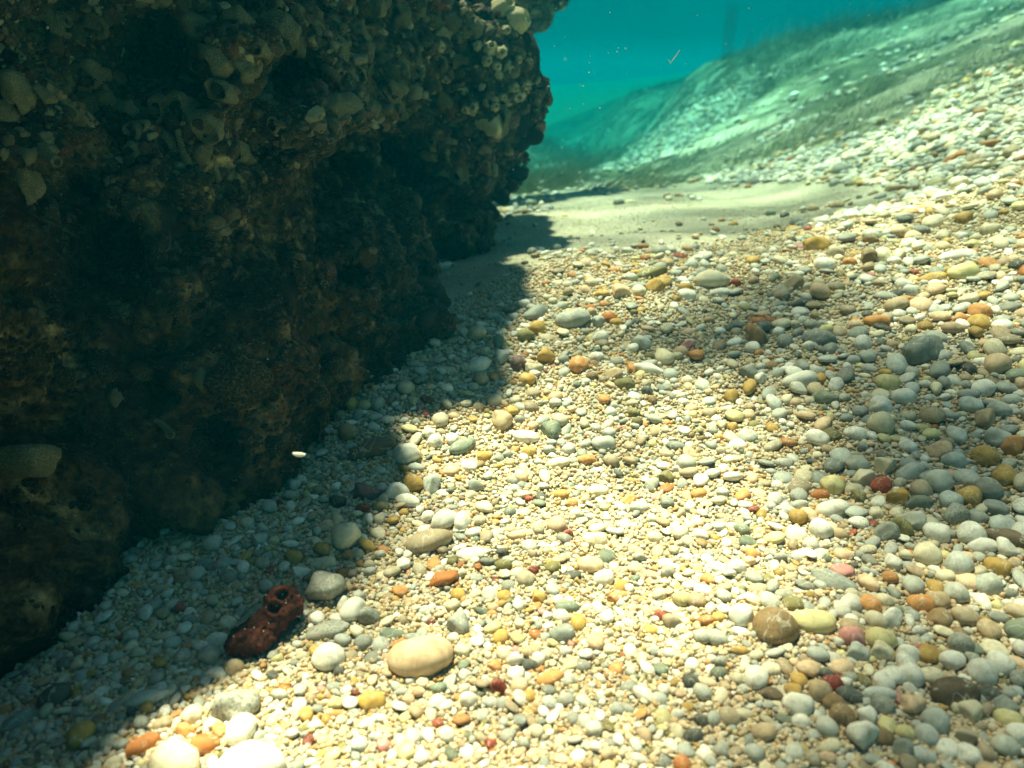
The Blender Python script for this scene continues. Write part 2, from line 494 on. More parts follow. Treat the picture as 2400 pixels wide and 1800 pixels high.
def build_rock():
    bm = bmesh.new()
    for (px, py, Y, rx, ry, rz) in LUMPS:
        c = at(px, py, Y)
        mt = Matrix.Translation(Vector(c)) @ Matrix.Diagonal((rx, ry, rz, 1))
        bmesh.ops.create_icosphere(bm, subdivisions=4, radius=1, matrix=mt)
    for (x, y, z, rx, ry, rz) in ((-.505, .85, .68, .25, .26, .13), (-.78, .35, .80, .42, .50, .24), (-.74, .90, .88, .36, .40, .25), (-.95, -.3, .35, .32, .6, .55), (-.85, -.9, .5, .35, .5, .6), (-.48, .30, .98, .20, .40, .14)):  # unseen lumps added overhead and left of the camera to block light
        bmesh.ops.create_icosphere(bm, subdivisions=4, radius=1, matrix=Matrix.Translation((x, y, z)) @ Matrix.Diagonal((rx, ry, rz, 1)))
    me = bpy.data.meshes.new('rock_lumps'); bm.to_mesh(me); bm.free()
    tmp = bpy.data.objects.new('rock_lumps', me); COL.objects.link(tmp)
    md = tmp.modifiers.new('r', 'REMESH'); md.mode = 'VOXEL'; md.voxel_size = 0.0085
    sm = tmp.modifiers.new('s', 'SMOOTH'); sm.iterations = 6; sm.factor = 0.6
    dg = bpy.context.evaluated_depsgraph_get()
    ev = tmp.evaluated_get(dg)
    m2 = bpy.data.meshes.new_from_object(ev)
    bpy.data.objects.remove(tmp)
    n = len(m2.vertices)
    co = np.empty(n * 3, np.float32); m2.vertices.foreach_get('co', co); co = co.reshape(-1, 3).astype(float)
    no = np.array([v.vector[:] for v in m2.vertex_normals]) if False else None
    no = np.empty(n * 3, np.float32); m2.vertex_normals.foreach_get('vector', no); no = no.reshape(-1, 3).astype(float)
    q = co + 0.05 * np.c_[fbm(co, 4, 2, 1), fbm(co, 4, 2, 2), fbm(co, 4, 2, 3)]
    d = 0.075 * fbm(q, 3.8, 3, 5)
    r = 1 - np.abs(fbm(q, 11.0, 3, 21)); d += 0.028 * (r - .5)
    f1, f2 = worley(q, 17.0, 3); d += 0.020 * (np.clip(f2 - f1, 0, .5) * 2 - .4)
    pit, _ = worley(q, 7.0, 8); d -= 0.060 * np.clip(0.45 - pit, 0, 1) / .45
    up_ = np.clip(.5 + 1.6 * fbm(co, 3.0, 2, 63), 0, 1)
    f1, f2 = worley(q, 15.0, 44); d += up_ * 0.030 * (np.sqrt(np.clip(1 - (f1 / .62) ** 2, 0, 1)) - .4)
    f1, f2 = worley(q, 42.0, 6); d += 0.007 * (0.6 - f1)
    d += 0.006 * fbm(co, 60, 2, 40)
    co2 = co + no * d[:, None]
    # the caves and hollows that the photograph shows
    for (px, py, rad, dep) in CAVES:
        px_, py_, dp_ = project(co2[:, 0], co2[:, 1], co2[:, 2])
        facing = (no[:, 1] < .3)
        w = np.exp(-(((px_ - px) ** 2 + (py_ - py) ** 2) / (rad * rad)) ** 2) * facing * (co2[:, 1] < 2.0)
        co2 = co2 + np.array([-0.25, .9, .1])[None] * (w * dep * 1.6)[:, None]
    m2.vertices.foreach_set('co', co2.astype(np.float32).ravel())
    m2.polygons.foreach_set('use_smooth', np.ones(len(m2.polygons), bool))
    m2.materials.clear(); m2.materials.append(M_ROCK)
    m2.update()
    return m2, co2
CAVES = [(345, 120, 95, .12), (675, 200, 60, .08), (880, 430, 110, .16), (780, 470, 90, .12), (450, 215, 45, .05),
         (150, 470, 70, .08), (1030, 630, 60, .06), (350, 930, 45, .05), (500, 1060, 60, .05), (930, 470, 50, .06), (1080, 490, 40, .04), (240, 620, 90, .09)]
rock_me, rock_co = build_rock()
rock = tag(link(bpy.data.objects.new('encrusted_rock', None)), 'huge dark overhanging rock crusted with shells along the shadowed side', 'rock')
rock.location = (-.3, 1.2, .1)
rock_inv = Matrix.Translation((.3, -1.2, -.1))
def rpart(name, me, mat=None, loc=None):
    """A part of the rock, given in world space."""
    o = bpy.data.objects.new(name, me)
    link(o, rock)
    if mat is not None and not me.materials: me.materials.append(mat)
    o.matrix_parent_inverse = rock_inv
    return o
rpart('rock_body', rock_me)
_tri = []
rock_me.calc_loop_triangles()
_t = np.empty(len(rock_me.loop_triangles) * 3, np.int32); rock_me.loop_triangles.foreach_get('vertices', _t)
rock_bvh = BVHTree.FromPolygons([tuple(v) for v in rock_co], [tuple(t) for t in _t.reshape(-1, 3).tolist()])
def hit_rock(px, py):
    d = Vector(ray(px, py)).normalized()
    h = rock_bvh.ray_cast(Vector((0, 0, CAM_Z)), d)
    return (h[0], h[1]) if h[0] is not None else (None, None)
print('rock verts', len(rock_co))
# ------------------------------------------------------------------ pebbles
C = {  # real stone colours
 'white': (.78, .75, .66), 'cream': (.70, .62, .44), 'pale yellow': (.68, .60, .30), 'peach': (.70, .50, .32), 'tan': (.48, .36, .22),
 'grey': (.27, .29, .26), 'pale grey': (.50, .52, .47), 'dark grey': (.09, .10, .09), 'grey-green': (.20, .24, .18), 'olive': (.20, .18, .07),
 'ochre': (.50, .31, .08), 'orange': (.58, .27, .09), 'rust-orange': (.42, .15, .04), 'red': (.34, .075, .045), 'dark red': (.19, .035, .025),
 'pink': (.62, .27, .25), 'brown': (.27, .18, .09), 'dark brown': (.13, .095, .06), 'sandy': (.45, .36, .24), 'speckled grey': (.36, .36, .31),
 'purple-brown': (.18, .10, .10), 'green': (.17, .21, .16), 'translucent grey': (.46, .47, .41), 'black': (.03, .03, .03),
}
def pebble_mesh(name, seed, flat=.65, longer=1.25, lumpy=.12, box=.0, subdiv=3):
    bm = bmesh.new()
    bmesh.ops.create_icosphere(bm, subdivisions=subdiv, radius=1)
    V = np.array([v.co[:] for v in bm.verts]); rs = np.random.default_rng(seed)
    # a rounded block: pushed towards a few random facets
    for k in range(9):
        nv = rs.normal(size=3); nv /= np.linalg.norm(nv)
        dcut = rs.uniform(.52, .82) if box > .5 else rs.uniform(.74, .97)
        t = V @ nv - dcut
        V -= np.clip(t, 0, None)[:, None] * nv[None] * (.68 + .28 * box)
    V *= (1 + lumpy * vnoise(V + seed * 3.1, 1.1, seed) + lumpy * .35 * vnoise(V + seed * 3.1, 2.6, seed + 1))[:, None]
    # one end narrower than the other
    V[:, 1:] *= (1 + rs.uniform(-.22, .22) * V[:, 0])[:, None]
    V *= np.array([longer, 1.0, flat])
    V /= np.abs(V[:, 0]).max()
    for v, c in zip(bm.verts, V): v.co = c
    for f in bm.faces: f.smooth = True
    me = bpy.data.meshes.new(name); bm.to_mesh(me); bm.free()
    return me
PEB_SHAPES = {}
for k in range(4): PEB_SHAPES['round', k] = pebble_mesh('round_pebble', 10 + k, .78, 1.08, .07)
for k in range(4): PEB_SHAPES['oval', k] = pebble_mesh('oval_pebble', 20 + k, .68, 1.35, .10)
for k in range(3): PEB_SHAPES['long', k] = pebble_mesh('long_pebble', 30 + k, .62, 1.8, .12)
for k in range(3): PEB_SHAPES['flat', k] = pebble_mesh('flat_pebble', 40 + k, .42, 1.3, .10)
for k in range(4): PEB_SHAPES['angular', k] = pebble_mesh('angular_pebble', 50 + k, .8, 1.15, .14, .9)
for k in range(3): PEB_SHAPES['lumpy', k] = pebble_mesh('lumpy_pebble', 60 + k, .75, 1.25, .30, .3)
NSH = {'round': 4, 'oval': 4, 'long': 3, 'flat': 3, 'angular': 4, 'lumpy': 3}
for me in PEB_SHAPES.values(): me.materials.append(None)

# px, py, length px, width px, picture angle (deg, anticlockwise), colour, shape, speckle, label or None
HERO = [
 (990,1550,162,108,3,'peach','oval',.0,'large smooth peach egg-shaped pebble, biggest in front of the red-brown sponge'),
 (771,1543,66,76,80,'white','round',0,'smooth white pebble between the red-brown sponge and the peach egg-shaped pebble'),
 (765,1375,100,82,15,'speckled grey','lumpy',.4,'craggy grey-green stone with hollows propped against the red-brown sponge'),
 (828,1433,72,50,60,'white','oval',0,'slanting white pebble leaning beside the craggy grey-green stone'),
 (868,1448,60,50,20,'grey','angular',.5,None),
 (1075,1467,60,58,0,'grey','angular',.3,'blocky grey stone just beyond the peach egg-shaped pebble'),
 (767,1486,110,50,12,'speckled grey','flat',.7,'flat speckled grey-green stone in front of the craggy stone'),
 (545,1655,128,84,8,'speckled grey','lumpy',.8,'big salt-and-pepper grey stone in front of the red-brown sponge'),
 (569,1724,92,66,60,'white','oval',0,'upright white oval pebble behind the largest white boulder-like pebble'),
 (592,1800,165,110,10,'white','oval',0,'largest bright white pebble cut by the bottom edge of the picture'),
 (420,1795,130,100,-20,'cream','round',0,'bright cream-white pebble at the bottom edge beside the largest white pebble'),
 (1041,1366,76,46,20,'rust-orange','lumpy',0,'rust-orange bean-shaped pebble alone beyond the peach egg-shaped pebble'),
 (1005,1272,118,60,12,'sandy','long',.15,'long sandy brown stone lying against two white pebbles'),
 (1041,1228,72,50,30,'white','oval',0,'white pebble resting on the long sandy brown stone'),
 (1083,1230,62,40,75,'white','oval',0,'thin upright white pebble behind the long sandy brown stone'),
 (813,1269,78,66,80,'cream','round',.12,'round cream pebble with brown pits at the shadow edge'),
 (934,1157,64,48,25,'white','angular',0,'knobbly white pebble beside the glossy orange-brown one'),
 (957,1181,64,34,-12,'white','oval',0,None),
 (970,1138,56,44,-20,'ochre','round',0,'glossy orange-brown pebble between a knobbly white and a marbled one'),
 (1014,1143,58,42,80,'pale grey','angular',.7,'marbled black and white stone beside the glossy orange-brown pebble'),
 (892,1190,46,30,0,'olive','oval',.2,None),(851,1203,38,28,0,'dark red','round',0,'dark red pebble in the half shade by the rock'),
 (856,1163,92,44,5,'purple-brown','angular',.6,'craggy purplish stone with pale veins in the half shade'),
 (873,1651,66,48,5,'ochre','oval',0,'yellow-orange pebble in front of the peach egg-shaped pebble'),
 (1170,1623,48,42,15,'dark red','angular',0,'dark brick-red block-like pebble in the sunlit gravel'),
 (1159,1568,42,28,0,'orange','angular',0,'small orange-red pebble just above the dark brick-red one'),
 (1149,1746,36,32,0,'red','angular',0,'crimson pebble close to the bottom edge of the picture'),
 (1027,1697,28,25,0,'red','round',0,None),(1098,1646,46,38,10,'white','round',0,None),
 (508,1589,55,34,10,'white','angular',0,None),(550,1577,50,44,0,'tan','oval',0,None),(493,1547,56,50,0,'speckled grey','round',.1,None),
 (438,1722,50,38,0,'orange','angular',0,'bright yellow-orange block-like pebble behind a brown one'),
 (480,1745,78,50,10,'rust-orange','oval',0,'orange-brown pebble tucked behind the bright cream-white one'),
 (512,1509,56,36,0,'white','oval',0,'white oval pebble at the foot of the red-brown sponge on its shaded side'),
 (451,1678,50,54,0,'cream','round',.25,'cream pebble with a red stain beside the salt-and-pepper stone'),
 (347,1644,105,42,10,'pale grey','long',.1,'long pale wedge of stone at the shadow edge'),
 (195,1732,72,62,60,'ochre','oval',.05,'amber-brown pebble at the shadow edge, lowest in the corner under the rock'),
 (260,1750,48,34,25,'cream','oval',0,None),(340,1755,86,50,30,'rust-orange','lumpy',.2,None),(385,1700,50,36,10,'tan','oval',0,None),
 (923,1497,66,34,0,'green','flat',.1,None),(703,1355,56,34,10,'white','angular',0,'white wedge-shaped pebble touching the top of the red-brown sponge'),
 (759,1330,62,32,8,'cream','oval',0,None),(691,1315,46,36,0,'ochre','round',0,None),
 (1153,1442,28,20,0,'orange','oval',0,None),(1181,1330,40,30,0,'olive','round',.3,None),(1109,1302,78,36,8,'white','flat',0,None),
 (1124,858,66,42,25,'white','oval',0,'smooth blue-white pebble in the shade, topped by a pale wedge'),
 (1173,842,48,38,-40,'pale grey','angular',0,None),(1215,854,42,38,0,'purple-brown','round',.5,'purplish speckled pebble next to the smooth blue-white one'),
 (954,1068,62,60,70,'white','round',0,'plump milky white pebble at the rim of the rock shadow'),
 (1235,1030,68,36,-4,'white','oval',0,'white bar-of-soap pebble in the sun beyond the plump milky one'),
 (1175,992,64,48,-30,'tan','angular',.15,'tan wedge-shaped stone behind the white bar-of-soap pebble'),
 (1085,1051,80,38,35,'grey-green','long',.3,'slanting grey-green stone between two white pebbles'),
 (868,1057,125,50,10,'dark brown','long',.4,'long dark olive stone in the shadow of the rock'),
 (817,1021,50,44,0,'brown','round',0,'round brown pebble in the shade, near the rock foot'),
 (884,950,46,36,80,'grey','oval',0,'upright grey pebble standing against the rock foot'),
 (1021,1039,40,36,60,'white','oval',0,None),(1005,1019,34,28,0,'white','round',0,None),(1060,1030,36,30,60,'white','oval',0,None),
 (1135,1071,36,28,0,'ochre','round',0,None),(1050,782,26,24,0,'white','angular',0,None),(1086,784,26,26,0,'pale grey','round',0,None),
 (1236,896,42,38,-20,'ochre','oval',0,None),(1276,836,46,40,20,'ochre','angular',.1,None),(1247,867,60,28,8,'cream','angular',0,None),
 (1048,916,32,26,0,'white','round',0,None),(1034,876,26,24,0,'pale grey','round',0,None),(1018,806,36,26,-20,'pale grey','oval',0,None),
 (1355,860,50,46,70,'orange','oval',0,'smooth orange oval pebble in the sun before the twin white ones'),
 (1463,908,50,30,0,'olive','oval',.1,'olive-green bean of a pebble in the sunlit gravel'),
 (1516,921,28,26,0,'dark grey','round',.1,None),
 (1517,866,78,30,-10,'white','long',0,'long white pebble lying under the leaning white one'),
 (1556,840,66,40,-60,'cream','long',0,'leaning white pebble with a peach flank'),
 (1612,816,36,26,0,'pink','angular',0,'rose-pink pebble, the only pink one on the ridge'),
 (1506,805,54,42,0,'pale grey','angular',0,'square pale grey-white pebble in the sun behind the leaning white one'),
 (1406,797,38,30,0,'white','round',0,None),(1478,862,30,44,0,'orange','angular',0,None),(1440,880,50,34,-10,'tan','angular',.1,None),
 (1344,748,90,56,8,'translucent grey','oval',.35,'big translucent grey stone with dark blots on the crest of the ridge'),
 (1401,759,38,32,80,'pale grey','angular',.7,None),(1260,770,40,40,60,'ochre','oval',.1,None),(1425,745,30,36,50,'rust-orange','oval',0,None),
 (1445,756,34,24,0,'ochre','oval',0,None),(1491,757,26,20,20,'dark grey','oval',0,None),(1232,790,44,30,0,'olive','round',.2,None),
 (1255,735,70,36,30,'grey','oval',.2,None),
 (1775,790,60,54,-20,'brown','angular',.1,'chunky brown stone standing in the grey gravel'),
 (1666,662,88,52,0,'cream','oval',.08,'large cream stone with a dark end on the crest of the ridge'),
 (1525,642,84,30,8,'olive','long',.15,'long olive-yellow stone bridging others on the crest'),
 (1534,674,44,42,0,'ochre','angular',.3,None),(1545,630,40,30,0,'grey','oval',.1,None),(1490,670,54,22,0,'grey','flat',.3,None),
 (1498,688,34,34,0,'cream','round',.1,None),(1440,637,28,18,0,'orange','oval',0,None),(1380,655,22,22,0,'ochre','oval',0,None),
 (1450,690,44,44,40,'peach','angular',0,None),(1410,690,40,26,0,'ochre','lumpy',0,None),(1610,695,46,30,-15,'white','oval',0,None),
 (1688,690,52,26,0,'white','oval',0,None),(1620,625,34,24,0,'pale grey','round',0,None),(1606,675,40,22,0,'ochre','oval',.1,None),
 (1908,577,80,48,10,'ochre','lumpy',.25,'craggy honey-coloured stone on the crest beside the sand flat'),
 (2041,566,42,32,0,'brown','angular',0,None),(2033,607,54,44,25,'brown','angular',0,'brown lozenge stone leaning on a cream one'),(2066,603,52,44,30,'cream','oval',0,None),
 (2054,754,62,34,-4,'orange','oval',0,'vivid orange oval pebble on the far gravel slope'),
 (2100,718,62,42,0,'tan','oval',0,'tan rounded stone beyond the vivid orange oval pebble'),
 (2244,751,44,28,15,'orange','angular',0,None),
 (2019,811,54,40,40,'white','oval',0,'white pebble before the vivid orange one'),
 (1859,667,54,38,0,'tan','angular',.1,'reddish-tan hump-backed pebble on the far gravel'),(1723,667,26,22,0,'red','round',.1,None),
 (2185,655,76,30,-5,'ochre','long',.2,None),(2241,599,92,36,3,'white','flat',0,'broad flat white stone high on the gravel slope'),
 (2255,640,70,46,0,'pale yellow','oval',0,None),(1990,618,34,26,0,'orange','round',0,None),(2095,615,36,22,0,'white','oval',0,None),
 (2155,830,135,78,25,'grey','lumpy',.3,'biggest grey stone, half buried on the gravel slope'),
 (2100,860,70,46,60,'pale grey','oval',.1,None),(2200,870,80,40,40,'grey','long',.1,None),
 (1878,716,74,26,3,'dark grey','long',.2,'thin black-green stone lying along the gravel'),(1916,797,80,46,-15,'grey','oval',.4,None),
 (1873,900,84,42,5,'white','oval',.1,'white stone with a grey underside on the gravel slope'),
 (1780,892,42,30,60,'white','angular',0,'drop-shaped pale pebble in the grey gravel'),(1753,878,46,38,-10,'grey','angular',.3,None),
 (1930,941,66,36,-20,'grey-green','oval',.3,'grey-green pebble with stripes in the shaded gravel'),
 (1414,1047,58,38,0,'pale grey','oval',.1,None),(1308,1087,60,32,0,'cream','oval',0,None),(1290,1015,60,44,-20,'grey-green','angular',.3,None),
 (1240,1060,40,30,0,'ochre','oval',0,None),(1375,1085,44,26,0,'orange','round',0,None),
 (1951,1195,82,50,-3,'white','oval',0,'bright white loaf-shaped pebble beside an olive triangular one'),
 (2063,1141,50,42,10,'red','round',0,'brick-red round pebble on the open gravel'),
 (2008,1170,42,40,0,'olive','angular',0,'olive triangular pebble between the brick-red and the loaf-shaped white one'),
 (1921,1162,44,30,0,'rust-orange','oval',0,None),
 (1637,1165,42,30,0,'orange','oval',0,'orange pebble alone in the bright gravel'),
 (1900,1466,135,62,-6,'pale yellow','long',0,'long butter-yellow stone beside the dull brown one'),
 (1813,1472,108,92,-25,'brown','oval',.5,'big dull brown stone with pale streaks beside the butter-yellow one'),
 (1735,1450,62,54,-40,'pale grey','oval',0,None),
 (2063,1501,72,64,-40,'pale yellow','oval',.05,'butter-yellow round pebble apart from the long one'),
 (1770,1591,66,54,40,'white','oval',0,'brightest white pebble in the corner gravel, in front of the brown stone'),
 (2231,1635,118,78,0,'dark brown','oval',.1,'large dark brown stone in the shaded corner gravel'),
 (2315,1634,52,42,-30,'dark grey','oval',.1,'dark grey pebble touching the large dark brown stone'),
 (2014,1722,82,78,70,'white','angular',0,'big white three-cornered pebble close to the bottom edge'),
 (1867,1659,72,56,-20,'white','round',0,'milky white pebble next to a chocolate-brown one'),(2060,1628,82,40,-5,'pale grey','oval',0,'pale grey spindle pebble before the large dark brown stone'),
 (1802,1634,64,34,-20,'dark brown','flat',0,'chocolate-brown flat pebble under the brightest white one'),(1932,1591,42,30,0,'dark grey','round',0,None),
 (1987,1645,64,42,-25,'dark grey','oval',.2,None),(1290,1594,72,34,12,'orange','long',0,'long bright orange pebble in the sunlit foreground gravel'),
 (1393,1271,60,38,0,'cream','oval',0,'creamy white pebble behind the pinkish one'),(1384,1325,66,46,-10,'peach','oval',.15,'pinkish speckled pebble between a creamy and a white one'),
 (1414,1366,50,42,0,'white','round',0,None),(1343,1357,46,28,0,'dark grey','flat',.1,None),(1330,1258,28,22,0,'dark red','round',0,None),
 (1401,1157,56,32,0,'cream','oval',0,None),(1355,1469,52,36,70,'ochre','oval',0,None),(1243,1566,40,32,0,'dark grey','round',.1,None),
 (1317,1493,64,42,0,'grey','oval',.3,None),(1550,1453,38,28,0,'red','angular',0,None),(1436,1413,32,28,0,'orange','angular',0,None),
 (1260,1409,44,32,0,'ochre','angular',0,None),(1726,1333,44,36,0,'white','round',0,None),(1954,1360,112,52,-25,'grey','flat',.3,'long slate-grey stone in the shaded gravel'),
 (2301,1282,72,42,-5,'white','oval',0,'white pebble beside the long chocolate stone'),(2355,1262,115,46,-28,'dark brown','long',0,'long chocolate-coloured stone cut by the picture edge'),
 (2334,1335,60,46,-30,'ochre','oval',.1,None),(1789,1718,62,46,-10,'tan','oval',0,None),(1623,1737,46,36,0,'dark grey','round',.2,None),
 (1875,1697,46,36,-10,'white','oval',0,None),(2393,1490,80,64,0,'grey-green','oval',.1,None),(1505,1640,60,34,-45,'white','long',0,None),
 (1340,1180,30,24,0,'orange','round',0,None),(1240,1172,22,18,0,'red','round',0,None),(1475,1180,40,28,20,'orange','angular',0,None),
 (1250,1340,26,22,0,'dark red','round',0,None),(1560,1125,40,34,0,'olive','angular',.1,None),(2150,1180,70,40,0,'grey-green','oval',.2,None),
 (2130,1110,70,40,10,'pale grey','oval',0,None),(1330,1430,60,34,0,'grey-green','oval',.3,None),(500,1280,48,40,0,'pale grey','round',0,'round grey pebble deep in the shade of the rock'),
 (610,1275,46,34,20,'pale grey','angular',0,None),(480,1330,46,28,20,'grey','oval',0,None),(360,1420,46,38,0,'grey','oval',0,None),(310,1490,40,26,0,'pale grey','oval',0,None),
 (130,1640,80,60,20,'dark grey','oval',.1,None),(50,1700,80,46,30,'grey','oval',.1,None),(2215,1350,50,34,0,'cream','oval',0,None),
]

# ---- occupancy raster so that stones lie beside each other
OX0, OX1, OY0, OY1, OR = -.75, 2.3, .28, 3.0, .0015
OCC = np.zeros((int((OY1 - OY0) / OR) + 1, int((OX1 - OX0) / OR) + 1), bool)
_disc = {}
def disc(r):
    k = max(1, int(round(r / OR)))
    if k not in _disc:
        g = np.arange(-k, k + 1); _disc[k] = (g[:, None] ** 2 + g[None] ** 2) <= k * k
    return _disc[k], k
def stamp(x, y, r):
    d, k = disc(r); i = int((y - OY0) / OR); j = int((x - OX0) / OR)
    if i - k < 0 or j - k < 0 or i + k + 1 > OCC.shape[0] or j + k + 1 > OCC.shape[1]: return
    OCC[i - k:i + k + 1, j - k:j + k + 1] |= d
def taken(x, y, r):
    d, k = disc(r); i = int((y - OY0) / OR); j = int((x - OX0) / OR)
    if i - k < 0 or j - k < 0 or i + k + 1 > OCC.shape[0] or j + k + 1 > OCC.shape[1]: return True
    return bool((OCC[i - k:i + k + 1, j - k:j + k + 1] & d).any())

IND = []    # individual pebbles: dict(px, py, loc, n, half, width ratio, yaw, colour, shape, spk, label)
hp = hit_ground([(h[0], h[1] + .18 * h[3]) for h in HERO])
hzz, hnn = normal_at(hp[:, 0], hp[:, 1])
for h, p, nn_ in zip(HERO, hp, hnn):
    px, py, L, W, ang, colour, shape, spk, label = h
    _, _, dep = project(*p)
    half = .5 * L * dep / F
    wid = .5 * W * dep / F
    # picture angle to yaw on the ground: heights in the picture are foreshortened distances
    view = -(ray(px, py) / np.linalg.norm(ray(px, py)))
    fore = max(.3, abs(float(view @ nn_)))
    a = R(ang)
    yaw = math.atan2(math.sin(a) / max(fore, .55), math.cos(a))
    IND.append(dict(px=px, py=py, loc=p, n=nn_, half=half, wid=wid, yaw=yaw, colour=colour, shape=shape, spk=spk, label=label, size=max(L, W)))
    stamp(p[0], p[1], min(half, wid) * .80)
    ex = .5 * half
    stamp(p[0] + ex * math.cos(yaw), p[1] + ex * math.sin(yaw), wid * .62); stamp(p[0] - ex * math.cos(yaw), p[1] - ex * math.sin(yaw), wid * .62)
stamp(*hit_ground([(632, 1470)])[0][:2], .024)
stamp(*hit_ground([(600, 1500)])[0][:2], .022); stamp(*hit_ground([(670, 1430)])[0][:2], .02)

SAND = [(960,800),(1060,720),(1200,650),(1330,612),(1560,600),(1720,575),(1800,540),(1930,512),(2050,482),(2200,440),(2080,436),(1900,428),(1700,430),(1400,445),(1230,470),(1160,510),(1070,600),(960,720)]
def pick_colour(rs, warm, n):
    names = ['white','cream','pale grey','translucent grey','pale yellow','peach','sandy','tan','grey','grey-green','ochre','speckled grey','orange','olive','dark grey','brown','rust-orange','red','pink','dark red','green']
    w = np.array([.25,.18,.12,.12,.045,.08,.07,.05,.04,.02,.055,.035,.030,.012,.012,.012,.008,.003,.005,.003,.003])
    return rs.choice(names, size=n, p=w / w.sum())
CAND = []   # x, y, r, colour, shape
rs = np.random.default_rng(5)
LEVELS = [(.0150, .019, 130), (.0105, .0145, 650), (.0080, .0105, 5200), (.0058, .0080, 15000), (.0040, .0058, 24000), (.0024, .0040, 70000)]
names_sh = ['round', 'oval', 'long', 'flat', 'angular', 'lumpy']
for lo, hi, nt in LEVELS:
    t = rs.uniform(0, 1, nt)
    y = .30 + 2.55 * t ** (1.6 if hi < .0105 else 1.2)
    x = rs.uniform(-1, 1, nt) * (.30 + y * .72)
    z = hz(x, y)
    px, py, dep = project(x, y, z)
    keep = (px > -60) & (px < 2460) & (py < 1860) & (py > -20) & (x < OX1 - .05) & (x > OX0 + .05)
    # grain size rises away from the camera and to the slope side, small ones are not seen far off
    near = hi * F / dep
    cap = 23 + 10 * np.clip((px - 1500) / 800, 0, 1) * np.clip((py - 500) / 500, 0, 1) + 1 * np.clip((900 - py) / 300, 0, 1)
    keep &= near > 6.5
    ins = poly_in(px, py, SAND)
    patch = fbm(np.c_[x, y, x * 0], 7.0, 3, 77)
    # broken edge of the sand flat
    ins = poly_in(px + 90 * patch, py + 30 * patch + rs.normal(size=nt) * 7, SAND)
    keep &= (~ins) | (rs.uniform(0, 1, nt) < (.015 if hi > .006 else .09))
    grow = 1 + .55 * np.clip((px - 1500) / 900, 0, 1) + .35 * np.clip((y - .8) / 1.0, 0, 1)
    u = rs.uniform(0, 1, nt)
    r = (lo + (hi - lo) * u) * grow
    r = np.minimum(r, np.maximum(lo, cap * dep / F))
    keep &= (lo * F / dep) < cap * 1.05
    thin = rs.uniform(0, 1, nt) > .24 + .25 * np.clip(patch * 1.3, -.3, .6)     # bare patches of grit
    if hi > .0045: keep &= thin
    idx = np.nonzero(keep)[0]
    # turf boundary: fewer stones where the turf grows
    xs, ys = x[idx], y[idx]
    cols = pick_colour(rs, 0, len(idx)); shs = rs.choice(names_sh, size=len(idx), p=[.16, .28, .07, .09, .26, .14])
    for q, i in enumerate(idx):
        rr_ = r[i]
        if taken(x[i], y[i], rr_ * .55): continue
        stamp(x[i], y[i], rr_ * .74)
        CAND.append((x[i], y[i], z[i], rr_, cols[q], shs[q], rr_ * F / dep[i], px[i], py[i]))
print('candidates', len(CAND))
CAND.sort(key=lambda c: -c[6])
N_IND = 296
n_more = N_IND - len(IND)
take, rest = [], []
vis_need = n_more
for c in CAND:
    # only stones whose middle is inside the picture and not behind the rock
    if vis_need > 0 and 12 < c[7] < 2388 and 60 < c[8] < 1788:
        d = Vector((c[0], c[1], c[2] + c[3] * .6)) - Vector((0, 0, CAM_Z))
        h = rock_bvh.ray_cast(Vector((0, 0, CAM_Z)), d.normalized(), d.length)
        if h[0] is None:
            take.append(c); vis_need -= 1; continue
    rest.append(c)
for c in take:
    _, nn_ = normal_at(c[0], c[1])
    wr = {'round': .95, 'oval': .78, 'long': .6, 'flat': .8, 'angular': .85, 'lumpy': .8}[c[5]]
    IND.append(dict(px=c[7], py=c[8], loc=np.array(c[:3]), n=nn_[0], half=c[3], wid=c[3] * wr, yaw=rs.uniform(0, 6.28), colour=c[4], shape=c[5],
                    spk=float(rs.choice([0, 0, .1, .3])) if c[4] not in ('speckled grey',) else .7, label=None, size=c[6] * 2))

